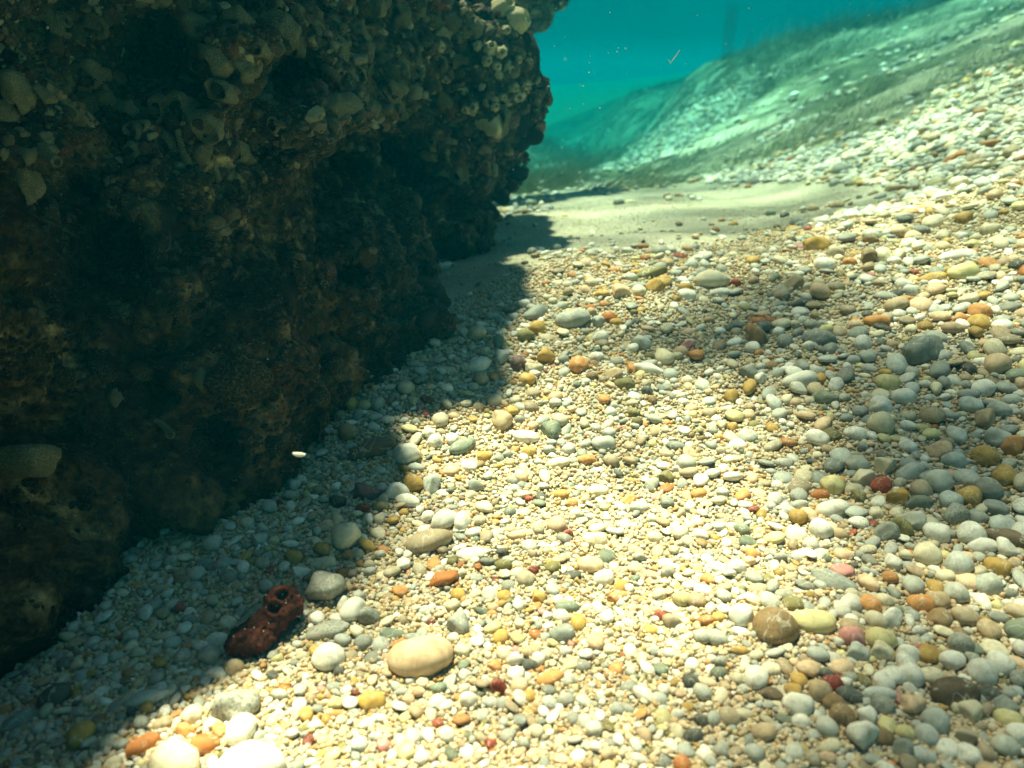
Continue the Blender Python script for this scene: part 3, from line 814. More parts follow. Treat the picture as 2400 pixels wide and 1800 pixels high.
# ---- labels: look first, then the nearest stone that has a description of its own
MARKS = [(d['px'], d['py'], s) for d, s in [
    (d, s) for d in IND for key, s in (
    ('large smooth peach', 'the peach egg-shaped pebble'), ('craggy grey-green stone with', 'the craggy grey-green stone'), ('big salt-and-pepper', 'the salt-and-pepper stone'),
    ('largest bright white', 'the largest white pebble'), ('rust-orange bean', 'the rust-orange bean pebble'), ('long sandy brown stone', 'the long sandy brown stone'),
    ('glossy orange-brown', 'the glossy orange-brown pebble'), ('dark brick-red', 'the dark brick-red pebble'), ('smooth blue-white', 'the blue-white pebble in shade'),
    ('plump milky', 'the plump milky pebble'), ('white bar-of-soap', 'the bar-of-soap pebble'), ('long dark olive', 'the long dark olive stone'),
    ('smooth orange oval', 'the smooth orange oval pebble'), ('olive-green bean', 'the olive-green bean pebble'), ('rose-pink', 'the rose-pink pebble'),
    ('big translucent grey', 'the big translucent grey stone'), ('chunky brown', 'the chunky brown stone'), ('large cream stone', 'the large cream crest stone'),
    ('long olive-yellow', 'the long olive-yellow stone'), ('craggy honey', 'the craggy honey-coloured stone'), ('vivid orange oval', 'the vivid orange oval pebble'),
    ('broad flat white', 'the broad flat white stone'), ('biggest grey', 'the biggest grey stone'), ('thin black-green', 'the thin black-green stone'),
    ('white stone with a grey', 'the grey-bottomed white stone'), ('grey-green pebble with stripes', 'the striped grey-green pebble'), ('bright white loaf', 'the loaf-shaped white pebble'),
    ('brick-red round', 'the brick-red round pebble'), ('orange pebble alone', 'the lone orange pebble'), ('long butter-yellow', 'the long butter-yellow stone'),
    ('butter-yellow round', 'the round butter-yellow pebble'), ('brightest white', 'the brightest white pebble'), ('large dark brown', 'the large dark brown stone'),
    ('big white three-cornered', 'the three-cornered white pebble'), ('long bright orange', 'the long bright orange pebble'), ('pinkish speckled', 'the pinkish speckled pebble'),
    ('long slate-grey', 'the long slate-grey stone'), ('long chocolate', 'the long chocolate stone'), ('round grey pebble deep', 'the round grey shaded pebble'),
    ('amber-brown', 'the amber-brown pebble'), ('long pale wedge', 'the long pale wedge stone')) if d['label'] and key in d['label'] and d['label'].startswith(key)]]
MARKS.append((632, 1455, 'the red-brown sponge'))
SIZEW = lambda s: 'tiny' if s < 24 else 'small' if s < 34 else 'medium' if s < 48 else 'large'
SHW = {'round': 'round', 'oval': 'oval', 'long': 'long', 'flat': 'flat', 'angular': 'angular', 'lumpy': 'knobbly'}
used = set(d['label'] for d in IND if d['label'])
def side(dx, dy):
    a = math.degrees(math.atan2(-dy, dx)) % 360
    for lim, w in ((22, 'on the slope side of'), (67, 'beyond and slopeward of'), (112, 'beyond'), (157, 'beyond and rockward of'), (202, 'on the rock side of'),
                   (247, 'in front and rockward of'), (292, 'in front of'), (337, 'in front and slopeward of'), (361, 'on the slope side of')):
        if a < lim: return w
for d in IND:
    if d['label']: continue
    ms = sorted(MARKS, key=lambda m: (m[0] - d['px']) ** 2 + ((m[1] - d['py']) * 1.3) ** 2)
    base = f"{SIZEW(d['size'])} {SHW[d['shape']]} {d['colour']} pebble"
    opts = []
    for q in range(5):
        m = ms[q]
        dist = math.hypot(m[0] - d['px'], m[1] - d['py'])
        nearw = 'close by,' if dist < 90 else 'a little way off,' if dist < 190 else 'well away,'
        sd = side(d['px'] - m[0], d['py'] - m[1])
        opts.append(f"{base} {sd} {m[2]}")
        opts.append(f"{base} {nearw} {sd} {m[2]}")
    opts = [o for o in opts if len(o.split()) <= 16] or opts
    lab = next((o for o in opts if o not in used), None)
    k = 0
    while lab is None:
        k += 1
        cand = f"{['pitted','stained','dusty','smooth','matt'][k % 5]} {opts[k % len(opts)]}"
        if cand not in used: lab = cand
        if k > 40: lab = opts[0]
    used.add(lab); d['label'] = lab
    if d['px'] < 1150 and d['py'] > 780: pass

def orient(nrm, yaw, tilt=0.0, tdir=0.0):
    zc = Vector(nrm).normalized()
    if tilt:
        zc = (zc + Vector((math.cos(tdir), math.sin(tdir), 0)) * tilt).normalized()
    xc = Vector((math.cos(yaw), math.sin(yaw), 0)); xc = (xc - zc * xc.dot(zc)).normalized()
    yc = zc.cross(xc)
    return Matrix((xc, yc, zc)).transposed()
ext = {k: np.array([[v.co[:] for v in me.vertices]]).reshape(-1, 3) for k, me in PEB_SHAPES.items()}
for k_, d in enumerate(IND):
    key = (d['shape'], k_ % NSH[d['shape']])
    me = PEB_SHAPES[key]; ey = np.abs(ext[key][:, 1]).max(); ez = np.abs(ext[key][:, 2]).max()
    o = bpy.data.objects.new('pebble', me)
    link(o)
    a, w = (d['half'], d['wid']) if d['half'] >= d['wid'] else (d['half'], d['wid'])
    w = w * 1.1
    sx = a; sy = w / ey; sz = 1.1 * min(a, w) * {'flat': .55, 'angular': .85, 'round': .9}.get(d['shape'], .8) / ez
    rot = orient(d['n'], d['yaw'], random.uniform(0, .22), random.uniform(0, 6.28))
    hgt = min(a, w) * {'flat': .55, 'angular': .85, 'round': .9}.get(d['shape'], .8)
    loc = Vector(d['loc']); loc.z = float(hz(loc.x, loc.y)[0]) + hgt * .42
    o.matrix_world = Matrix.Translation(loc) @ rot.to_4x4() @ Matrix.Diagonal((sx, sy, sz, 1))
    if not me.materials[0]: me.materials[0] = M_PEBI
    o.material_slots[0].link = 'OBJECT'; o.material_slots[0].material = M_PEB
    c = np.array(C[d['colour']]) * random.uniform(.88, 1.1)
    o.color = (*c, d['spk'])
    tag(o, d['label'], 'pebble', 'pebbles lying singly in the gravel')

# ---- the rest of the gravel: counted by nobody, scattered as one object
def scatter(name, verts, rot, scl, colr, spk, idx, meshes, label, cat=None, parent=None):
    me = bpy.data.meshes.new(name)
    me.vertices.add(len(verts)); me.vertices.foreach_set('co', np.asarray(verts, np.float32).ravel())
    def attr(nm, ty, data, key):
        a_ = me.attributes.new(nm, ty, 'POINT'); a_.data.foreach_set(key, np.ascontiguousarray(data).ravel())
    attr('rot', 'FLOAT_VECTOR', np.asarray(rot, np.float32), 'vector')
    attr('scl', 'FLOAT_VECTOR', np.asarray(scl, np.float32), 'vector')
    attr('pcol', 'FLOAT_COLOR', np.c_[colr, np.ones(len(verts))].astype(np.float32), 'color')
    attr('pspk', 'FLOAT', np.asarray(spk, np.float32), 'value')
    attr('idx', 'INT', np.asarray(idx, np.int32), 'value')
    o = link(bpy.data.objects.new(name, me), parent)
    src = bpy.data.collections.new(name + '_shapes')
    for k, m_ in enumerate(meshes):
        src.objects.link(bpy.data.objects.new('%s_shape_%02d' % (name, k), m_))
    ng = bpy.data.node_groups.new(name + '_scatter', 'GeometryNodeTree')
    ng.interface.new_socket('Geometry', in_out='INPUT', socket_type='NodeSocketGeometry')
    ng.interface.new_socket('Geometry', in_out='OUTPUT', socket_type='NodeSocketGeometry')
    N, L = ng.nodes, ng.links
    gi = N.new('NodeGroupInput'); go = N.new('NodeGroupOutput')
    ip = N.new('GeometryNodeInstanceOnPoints'); ci = N.new('GeometryNodeCollectionInfo')
    ci.inputs['Collection'].default_value = src
    ci.inputs['Separate Children'].default_value = True; ci.inputs['Reset Children'].default_value = True
    ip.inputs['Pick Instance'].default_value = True
    def na(nm, ty):
        a_ = N.new('GeometryNodeInputNamedAttribute'); a_.data_type = ty; a_.inputs[0].default_value = nm
        return a_.outputs[0]
    e2r = N.new('FunctionNodeEulerToRotation')
    L.new(gi.outputs[0], ip.inputs['Points']); L.new(ci.outputs[0], ip.inputs['Instance'])
    L.new(na('idx', 'INT'), ip.inputs['Instance Index'])
    L.new(na('rot', 'FLOAT_VECTOR'), e2r.inputs[0]); L.new(e2r.outputs[0], ip.inputs['Rotation'])
    L.new(na('scl', 'FLOAT_VECTOR'), ip.inputs['Scale'])
    L.new(ip.outputs[0], go.inputs[0])
    md = o.modifiers.new('scatter', 'NODES'); md.node_group = ng
    tag(o, label, cat, kind='stuff')
    return o

def eulers(nrm, yaw, tilt, rs):
    out = np.empty((len(nrm), 3))
    for i in range(len(nrm)):
        out[i] = orient(nrm[i], yaw[i], tilt[i], rs.uniform(0, 6.28)).to_euler()
    return out

keys = list(PEB_SHAPES.keys())
# lighter versions for the scattered gravel
GRAVEL = []
for k in range(14):
    sh = [('round', .78, 1.08, .07, 0), ('oval', .68, 1.35, .10, 0), ('angular', .8, 1.15, .14, .9), ('flat', .42, 1.3, .10, 0), ('long', .62, 1.7, .12, 0), ('lumpy', .75, 1.2, .3, .3), ('oval', .7, 1.3, .12, .2)][k % 7]
    g = pebble_mesh('gravel_' + sh[0], 100 + k, sh[1], sh[2], sh[3], sh[4], 2); g.materials.append(M_PEBI); GRAVEL.append(g)
n_r = len(rest)
ra = np.array([(c[0], c[1], c[2], c[3]) for c in rest])
_, rn = normal_at(ra[:, 0], ra[:, 1])
yaw = rs.uniform(0, 6.28, n_r); tilt = rs.uniform(0, .45, n_r)
colr = np.array([C[c[4]] for c in rest]) * rs.uniform(.62, 1.12, n_r)[:, None]
spk = np.where(rs.uniform(0, 1, n_r) < .45, rs.uniform(.1, .6, n_r), 0)
scl = ra[:, 3:4] * np.c_[np.ones(n_r), rs.uniform(.85, 1.1, n_r), rs.uniform(.8, 1.1, n_r)]
pos = ra[:, :3].copy(); pos[:, 2] += ra[:, 3] * rs.uniform(.0, .5, n_r)
scatter('gravel', pos, eulers(rn, yaw, tilt, rs), scl, colr, spk, rs.integers(0, 14, n_r), GRAVEL,
        'mixed white, cream, grey and orange gravel covering the sea bed', 'gravel')

# coarse grit between the stones, near the camera
GRIT = []
for k in range(5):
    g = pebble_mesh('grit', 200 + k, .75, 1.2, .2, .6, 1); g.materials.append(M_PEBI); GRIT.append(g)
n_g = 230000
t = rs.uniform(0, 1, n_g); y = .31 + 1.15 * t ** 1.5; x = rs.uniform(-1, 1, n_g) * (.25 + y * .70)
z = hz(x, y); px, py, dep = project(x, y, z)
ii = np.clip(((y - OY0) / OR).astype(int), 0, OCC.shape[0] - 1); jj = np.clip(((x - OX0) / OR).astype(int), 0, OCC.shape[1] - 1)
k_ = (px > -30) & (px < 2430) & (py < 1840) & ~OCC[ii, jj] & ~poly_in(px, py + rs.normal(size=n_g) * 10, SAND)
x, y, z = x[k_], y[k_], z[k_]
ys_ = rs.uniform(1.15, 2.5, 11000); xs_ = rs.uniform(-.25, 1.1, 11000); zs_ = hz(xs_, ys_); qx, qy, _ = project(xs_, ys_, zs_)
ks_ = poly_in(qx, qy, SAND) & (fbm(np.c_[xs_, ys_, xs_ * 0], 6.0, 2, 19) > -.25)
x = np.r_[x, xs_[ks_]]; y = np.r_[y, ys_[ks_]]; z = np.r_[z, zs_[ks_]]; n_g = len(x)
r = rs.uniform(.0009, .0026, n_g) * (1 + .3 * y)
r[-int(ks_.sum()):] = rs.uniform(.0006, .0017, int(ks_.sum()))
_, gn = normal_at(x, y)
nm = pick_colour(rs, 0, n_g); gc = np.array([C[a] for a in nm]) * .9
gc = gc * .55 + np.array([.56, .38, .18]) * .45
scatter('grit', np.c_[x, y, z + r * .4], np.c_[rs.uniform(0, 6.28, n_g), rs.uniform(0, 6.28, n_g), rs.uniform(0, 6.28, n_g)], np.repeat(r[:, None], 3, 1), gc,
        np.zeros(n_g), rs.integers(0, 5, n_g), GRIT, 'coarse sandy grit filling the gaps between the pebbles', 'grit')

# far gravel on the slope, coarse and pale, in patches
n_f = 36000
y = 1.9 + 12.5 * rs.uniform(0, 1, n_f) ** 1.5; x = -.4 + (y * .75 + .8) * rs.uniform(0, 1, n_f)
z = hz(x, y); px, py, dep = project(x, y, z)
pt = fbm(np.c_[x, y, x * 0], 1.3, 3, 41) + .8 * np.exp(-(((py - (640 - .2 * px)) / 60.0) ** 2)) * (px > 1250) * (px < 2000)
k_ = (px > 1100) & (px < 2450) & (py > -40) & ~poly_in(px, py, SAND) & ((pt > .6) | (rs.uniform(0, 1, n_f) < .06)) & (y > 2.0)
yb = rs.uniform(1.35, 3.4, 14000); xb = rs.uniform(.5, 2.8, 14000); zb = hz(xb, yb); bx, by, _ = project(xb, yb, zb)
kb = (bx > 1650) & (bx < 2440) & (by > np.interp(bx, [1650, 2000, 2200, 2400], [425, 340, 285, 220]) - 12 + rs.normal(size=14000) * 8) & (by < 560) & ~poly_in(bx, by, SAND)
x = np.r_[x[k_], xb[kb]]; y = np.r_[y[k_], yb[kb]]; z = np.r_[z[k_], zb[kb]]; n_f = len(x); r = rs.uniform(.006, .019, n_f) * np.clip(y / 3, .8, 1.5)
_, gn = normal_at(x, y)
nm = rs.choice(['white', 'cream', 'pale grey', 'grey', 'tan', 'speckled grey'], size=n_f, p=[.33, .25, .2, .09, .07, .06])
scatter('slope_gravel', np.c_[x, y, z + r * .3], eulers(gn, rs.uniform(0, 6.28, n_f), rs.uniform(0, .3, n_f), rs), np.repeat(r[:, None], 3, 1),
        np.array([C[a] for a in nm]), np.zeros(n_f), rs.integers(0, 14, n_f), GRAVEL, 'pale gravel showing through the turf on the far slope', 'gravel')
print('stones', len(IND), n_r, n_g, n_f)
# ------------------------------------------------------------------ shells, barnacles and tubes grown onto the rock (parts of it)
def grid_mesh(name, fn, nu, nv, wrap_u=True):
    """Surface from fn(u, v) with u, v in 0..1."""
    us = np.arange(nu) / (nu if wrap_u else nu - 1); vs_ = np.linspace(0, 1, nv)
    V = np.array([fn(u, v) for v in vs_ for u in us])
    Fc = []
    for j in range(nv - 1):
        for i in range(nu if wrap_u else nu - 1):
            a = j * nu + i; b = j * nu + (i + 1) % nu
            Fc.append((a, b, b + nu, a + nu))
    return mesh_np(name, V, Fc)

def cup_shell(name, seed, depth=.75, squash=.8, tilt=.5, thick=.16):
    """A hooded shell: a thick-lipped bowl, one side of the lip standing higher."""
    rs_ = np.random.default_rng(seed); ph = rs_.uniform(0, 6.28, 4)
    def fn(u, v):
        a = u * 2 * math.pi
        rim = 1 + .10 * math.sin(2 * a + ph[0]) + .07 * math.sin(3 * a + ph[1]) + .035 * math.sin(7 * a + ph[2])
        lift = 1 + tilt * math.cos(a)
        if v < .5:                       # outside, from the foot up to the lip
            t = v / .5
            r = (.55 + .45 * math.sin(t * math.pi / 2)) * rim
            z = depth * lift * t ** 1.1
            r += .03 * math.sin(t * 22 + ph[3])
        elif v < .62:                    # rounded lip
            t = (v - .5) / .12
            r = (1 - thick * .5 + thick * .5 * math.cos(t * math.pi)) * rim
            z = depth * lift + thick * .55 * math.sin(t * math.pi)
        else:                            # inside, down to the hollow
            t = (v - .62) / .38
            r = (1 - thick) * rim * math.cos(t * math.pi / 2) ** .8 if t < 1 else 0
            z = depth * lift * (1 - t * .95)
        return (r * math.cos(a) + .12 * z, r * math.sin(a) * squash, z - .15)
    return grid_mesh(name, fn, 28, 18)

def tube_shell(name, seed, bend=1.2, r0=.26):
    """A worm tube: a curved pipe with an open mouth."""
    def fn(u, v):
        a = u * 2 * math.pi
        if v < .75:
            t = v / .75; rad = r0 * (.55 + .45 * t) * (1 + .06 * math.sin(t * 40 + seed))
        else:
            t = 1 - (v - .75) / .25 * .6; rad = r0 * .68
        th = t * bend
        c = np.array([math.sin(th) / bend * 2 - .8, .15 * math.sin(3 * t + seed), (1 - math.cos(th)) / bend * 1.6])
        T = np.array([math.cos(th), 0, math.sin(th)]); Nn = np.array([-math.sin(th), 0, math.cos(th)])
        return c + rad * (math.cos(a) * Nn + math.sin(a) * np.array([0, 1, 0]))
    return grid_mesh(name, fn, 12, 22)

def barnacle(name, seed):
    rs_ = np.random.default_rng(seed); ph = rs_.uniform(0, 6.28)
    def fn(u, v):
        a = u * 2 * math.pi
        rib = 1 + .09 * math.sin(7 * a + ph)
        if v < .6:
            t = v / .6; r = (1 - .5 * t) * rib; z = 1.0 * t ** .8
        elif v < .7:
            r = .46; z = 1.04
        else:
            t = (v - .7) / .3; r = .40 * (1 - .8 * t); z = 1.0 - .6 * t
        return (r * math.cos(a), r * math.sin(a) * .9, z - .1)
    return grid_mesh(name, fn, 22, 11)

def mussel(name, seed):
    def fn(u, v):
        a = u * 2 * math.pi; t = v * math.pi
        x = -math.cos(t); w = math.sin(t) ** .8 * (.50 + .12 * x)
        gape = 1 - .12 * (abs(math.sin(a)) < .15)
        return (x + .0, w * math.cos(a) * gape + .12 * x * x, w * .62 * math.sin(a))
    return grid_mesh(name, fn, 20, 16)

def limpet(name, seed, hole=True):
    def fn(u, v):
        a = u * 2 * math.pi
        rib = 1 + .04 * math.sin(9 * a)
        r = (1 - v) ** .85 * rib
        z = 1.05 * v
        # a second small cup on its flank is added apart
        return (r * math.cos(a), r * math.sin(a) * .78, z - .1)
    return grid_mesh(name, fn, 28, 12)

CUPS = [cup_shell('shell', s, d, q, t, k) for s, d, q, t, k in ((1, .8, .8, .3, .30), (2, .6, .95, .25, .34), (3, .9, .7, .35, .28), (4, .7, .85, .4, .32), (5, .9, 1.0, .15, .36))]
def hood(name, seed, dent=1.0):
    """An eroded, hollowed shell lump: a knob with a deep irregular mouth."""
    g = pebble_mesh(name, seed, .8, 1.15, .34, .25, 4)
    V = np.array([v.co[:] for v in g.vertices]); rs_ = np.random.default_rng(seed)
    a = np.array([rs_.uniform(-.35, .35), rs_.uniform(-.35, .35), 1.0]); a /= np.linalg.norm(a)
    q = V / np.linalg.norm(V, axis=1)[:, None]
    c = q @ a + .10 * vnoise(V, 2.2, seed)
    w = np.clip((c - .62) / .16, 0, 1); w = w * w * (3 - 2 * w)
    V -= a[None] * (w * dent * .95)[:, None]
    lip = np.exp(-((c - .55) / .10) ** 2); V += a[None] * (lip * .16)[:, None]
    V *= (1 + .05 * vnoise(V, 6.0, seed + 3))[:, None]
    g.vertices.foreach_set('co', V.astype(np.float32).ravel()); g.update()
    return g
CUPS = [hood('shell', 400 + k, dn) for k, dn in enumerate((.9, .7, 1.1, .8, 1.0, .5))]
TUBES = [tube_shell('worm_tube', s, b, r) for s, b, r in ((1, 1.2, .26), (2, 2.2, .22), (3, .7, .3))]
BARN = [barnacle('barnacle', s) for s in (1, 2, 3)]
MUSS = [mussel('mussel', s) for s in (1,)]
LIMP = [limpet('limpet', 1)]
def knob_mesh(name, seed):
    g = pebble_mesh(name, seed, .85, 1.2, .32, .2, 3); return g
KNOB = [knob_mesh('crust_knob', 300 + k) for k in range(4)]
for g_ in CUPS:
    g_.materials.clear() if g_.materials else None
for me_ in CUPS + TUBES + BARN + MUSS + LIMP + KNOB: me_.materials.append(M_SHELL)

def on_rock(px, py, length_px, mesh, mat, name, roll=0.0, lean=0.0, sink=0.0, axis=None, stretch=(1, 1, 1)):
    p, nn_ = hit_rock(px, py)
    if p is None: return None
    _, _, dep = project(*p)
    half = .5 * length_px * dep / F
    zc = (nn_ * (1 - lean) + Vector((.25, -.5, -.1)) * lean).normalized() if axis is None else Vector(axis).normalized()
    right = Vector((math.cos(roll), 0, math.sin(roll)))
    xc = (right - zc * right.dot(zc)).normalized(); yc = zc.cross(xc)
    m = Matrix((xc, yc, zc)).transposed().to_4x4()
    o = bpy.data.objects.new(name, mesh)
    link(o, rock); o.matrix_parent_inverse = rock_inv
    o.material_slots[0].link = 'OBJECT'; o.material_slots[0].material = mat
    o.matrix_basis = Matrix.Translation(p - nn_ * half * sink) @ m @ Matrix.Diagonal((half * stretch[0], half * stretch[1], half * stretch[2], 1))
    return o
RL = random.Random(3)
# big hooded shells, read off the photograph: px, py, size px, roll deg
for (px, py, s, rl, lean) in [
    (455, 65, 105, -60, .5), (400, 45, 70, -90, .5), (545, 45, 95, 20, .4), (505, 140, 110, -50, .5), (560, 160, 100, -45, .5), (600, 110, 70, -30, .5),
    (660, 60, 120, -60, .4), (690, 110, 70, -50, .4), (430, 255, 110, -60, .5), (395, 330, 100, -65, .5), (480, 290, 100, -40, .6), (520, 215, 90, -30, .5), (800, 105, 62, -70, .4),
    (845, 80, 60, -50, .4), (720, 185, 70, -60, .4), (925, 30, 90, -40, .5), (880, 20, 60, 0, .4), (230, 60, 80, -70, .4), (120, 60, 90, -50, .4), (215, 180, 60, -80, .4), (150, 250, 80, -60, .4),
    (945, 145, 44, -60, .5), (980, 110, 44, -40, .5), (935, 200, 40, -70, .5), (1040, 240, 50, 90, .5), (1000, 270, 36, 60, .4), (1090, 300, 40, -60, .5), (1080, 400, 60, -50, .5),
    (820, 180, 50, -70, .5), (870, 250, 50, -60, .5), (1070, 90, 36, 0, .5), (1010, 330, 44, -40, .4), (1140, 390, 50, -80, .6), (1120, 440, 44, -60, .5), (1060, 470, 60, -40, .5),
    (820, 640, 60, -60, .5), (900, 655, 60, -120, .5), (740, 615, 60, -50, .4), (690, 640, 50, -40, .4), (860, 700, 70, -60, .5), (960, 720, 60, -50, .5), (800, 740, 60, -120, .4),
    (150, 880, 80, -50, .3), (200, 1000, 70, -60, .3), (300, 1010, 70, -60, .3), (240, 860, 80, -30, .3), (330, 870, 60, -50, .3), (400, 800, 70, -50, .3), (640, 780, 50, -30, .3),
    (180, 1080, 60, -30, .4), (700, 850, 60, -60, .4), (850, 830, 50, -60, .4), (320, 350, 60, -60, .4), (60, 420, 90, -50, .3), (30, 200, 110, -60, .4), (560, 350, 60, -60, .4), (640, 250, 60, -50, .4)]:
    on_rock(px, py, s * RL.uniform(.85, 1.15), RL.choice(CUPS), M_SHELL if py < 440 else M_ROCK, 'shell', R(rl), lean, .1, Vector((RL.uniform(-.8, -.1), RL.uniform(-1, -.5), RL.uniform(-.8, -.1))), (1, RL.uniform(.75, 1), RL.uniform(.8, 1.1)))  # lower shells take the darker rock material to imitate shade
for k in range(135):
    px, py = RL.uniform(-20, 1230), RL.uniform(-20, 430)
    if k > 105: px, py = RL.uniform(0, 1000), RL.uniform(430, 1050)
    on_rock(px, py, RL.choice([34, 42, 50, 62, 80]), RL.choice(CUPS), M_SHELL if py < 440 else M_ROCK, 'shell', R(RL.uniform(-120, 20)), .4, .3, Vector((RL.uniform(-.9, .1), RL.uniform(-.95, -.5), RL.uniform(-.9, .1))), (1, RL.uniform(.7, 1), RL.uniform(.9, 1.3)))  # the low ones again get the dark material in place of shade
# slender worm tubes
for (px, py, s, rl) in [(740, 110, 90, -70), (925, 235, 90, -55), (1075, 275, 60, 30), (1060, 145, 70, 10), (1045, 360, 70, -60), (1190, 330, 60, -60), (870, 60, 70, 20), (790, 230, 60, -70),
                        (1180, 450, 60, 60), (960, 400, 60, -60), (1000, 560, 60, -40), (430, 340, 90, -70), (500, 390, 70, -60), (250, 480, 80, 10), (110, 350, 90, -70), (620, 420, 60, -50), (380, 1000, 80, -30), (620, 960, 60, 20)]:
    on_rock(px, py, s, RL.choice(TUBES), M_SHELL, 'worm_tube', R(rl), .3, .1)
# pale barnacles catching the sun on the outer flank
for (px, py, s) in [(1180, 20, 58), (1210, 50, 66), (1150, 112, 34), (1175, 122, 30), (1142, 142, 26), (1195, 162, 34), (1165, 155, 22), (1170, 175, 20), (1120, 108, 26), (1205, 205, 26), (1215, 225, 34),
                    (1160, 235, 20), (1180, 228, 22), (1192, 240, 22), (1160, 250, 24), (1232, 200, 28), (1215, 140, 22), (1240, 145, 22), (1110, 250, 30), (1095, 255, 30), (1075, 262, 22), (1187, 70, 24),
                    (1120, 75, 24), (1060, 50, 30), (1130, 205, 20), (1045, 185, 26), (1090, 215, 22), (1030, 110, 30), (985, 160, 24), (1010, 60, 26), (955, 60, 30)]:
    on_rock(px, py, s * 1.1, RL.choice(BARN), M_PALE, 'barnacle', RL.uniform(0, 6), .3, .1)
# the big pale limpet with a small one grown on its side
on_rock(1155, 293, 100, LIMP[0], M_PALE, 'limpet', R(-60), .6, .15)
# dark mussels standing out along the edge of the rock
for (px, py, s, rl) in [(1225, 318, 60, -10), (1205, 350, 50, 20), (1195, 395, 56, -30), (1178, 420, 48, -40), (1218, 345, 30, -80), (1226, 60, 66, -80), (1236, 130, 44, -70), (1232, 180, 36, -80), (1222, 245, 60, -70),
                        (1205, 275, 56, -60), (1160, 450, 50, -40), (1140, 480, 50, -50), (1100, 480, 60, -30), (1180, 370, 40, -30), (1215, 300, 30, -50), (1228, 225, 36, -85), (1150, 420, 40, -50)]:
    q = 0
    while hit_rock(px - q, py)[0] is None and q < 90: q += 6
    p, nn_ = hit_rock(px - q - 4, py)
    if p is None: continue
    _, _, dep = project(*p)
    half = .5 * s * 1.25 * dep / F
    xc = Vector((math.cos(R(rl)), -.15, math.sin(R(rl)))).normalized(); zc = Vector((0, -1, .1)); zc = (zc - xc * zc.dot(xc)).normalized(); yc = zc.cross(xc)
    o = bpy.data.objects.new('mussel', MUSS[0]); link(o, rock); o.matrix_parent_inverse = rock_inv
    o.material_slots[0].link = 'OBJECT'; o.material_slots[0].material = M_DARK
    o.matrix_basis = Matrix.Translation(p + xc * half * .45 + Vector((0, .012, 0))) @ Matrix((xc, yc, zc)).transposed().to_4x4() @ Matrix.Scale(half, 4)
# rounded growths: the pitted ball, the smooth ball at the picture's edge, lobes of dark sponge near the foot
for (px, py, s, mat, nm, st) in [(565, 890, 150, M_ROCK, 'coral_ball', (1, .85, .7)), (65, 1075, 150, M_SHELL, 'coral_ball', (1, .9, .8)), (470, 885, 60, M_SHELL, 'crust_knob', (1, .7, .8)),
                                 (985, 665, 90, M_DARK, 'sponge_lobe', (.9, .8, .8)), (1020, 690, 80, M_DARK, 'sponge_lobe', (1, .8, .8)), (1005, 740, 90, M_DARK, 'sponge_lobe', (1, .8, .8)),
                                 (930, 650, 60, M_ROCK, 'crust_knob', (1.1, .6, .7)), (860, 600, 70, M_ROCK, 'crust_knob', (1, .7, .7)), (770, 690, 60, M_ROCK, 'crust_knob', (1, .7, .7)), (820, 130, 40, M_SHELL, 'crust_knob', (1, .7, .8)),
                                 (800, 250, 110, M_SHELL, 'crust_knob', (1, .7, .5)), (175, 320, 110, M_ROCK, 'crust_knob', (1, .6, .6)), (230, 230, 90, M_SHELL, 'crust_knob', (.8, .6, .5)), (955, 110, 40, M_SHELL, 'crust_knob', (1, .8, .8)),
                                 (270, 930, 60, M_SHELL, 'crust_knob', (1, .7, .7)), (410, 900, 60, M_ROCK, 'crust_knob', (1, .7, .7))]:
    on_rock(px, py, s, RL.choice(KNOB), mat, nm, RL.uniform(0, 3), .1, .1, None, st)

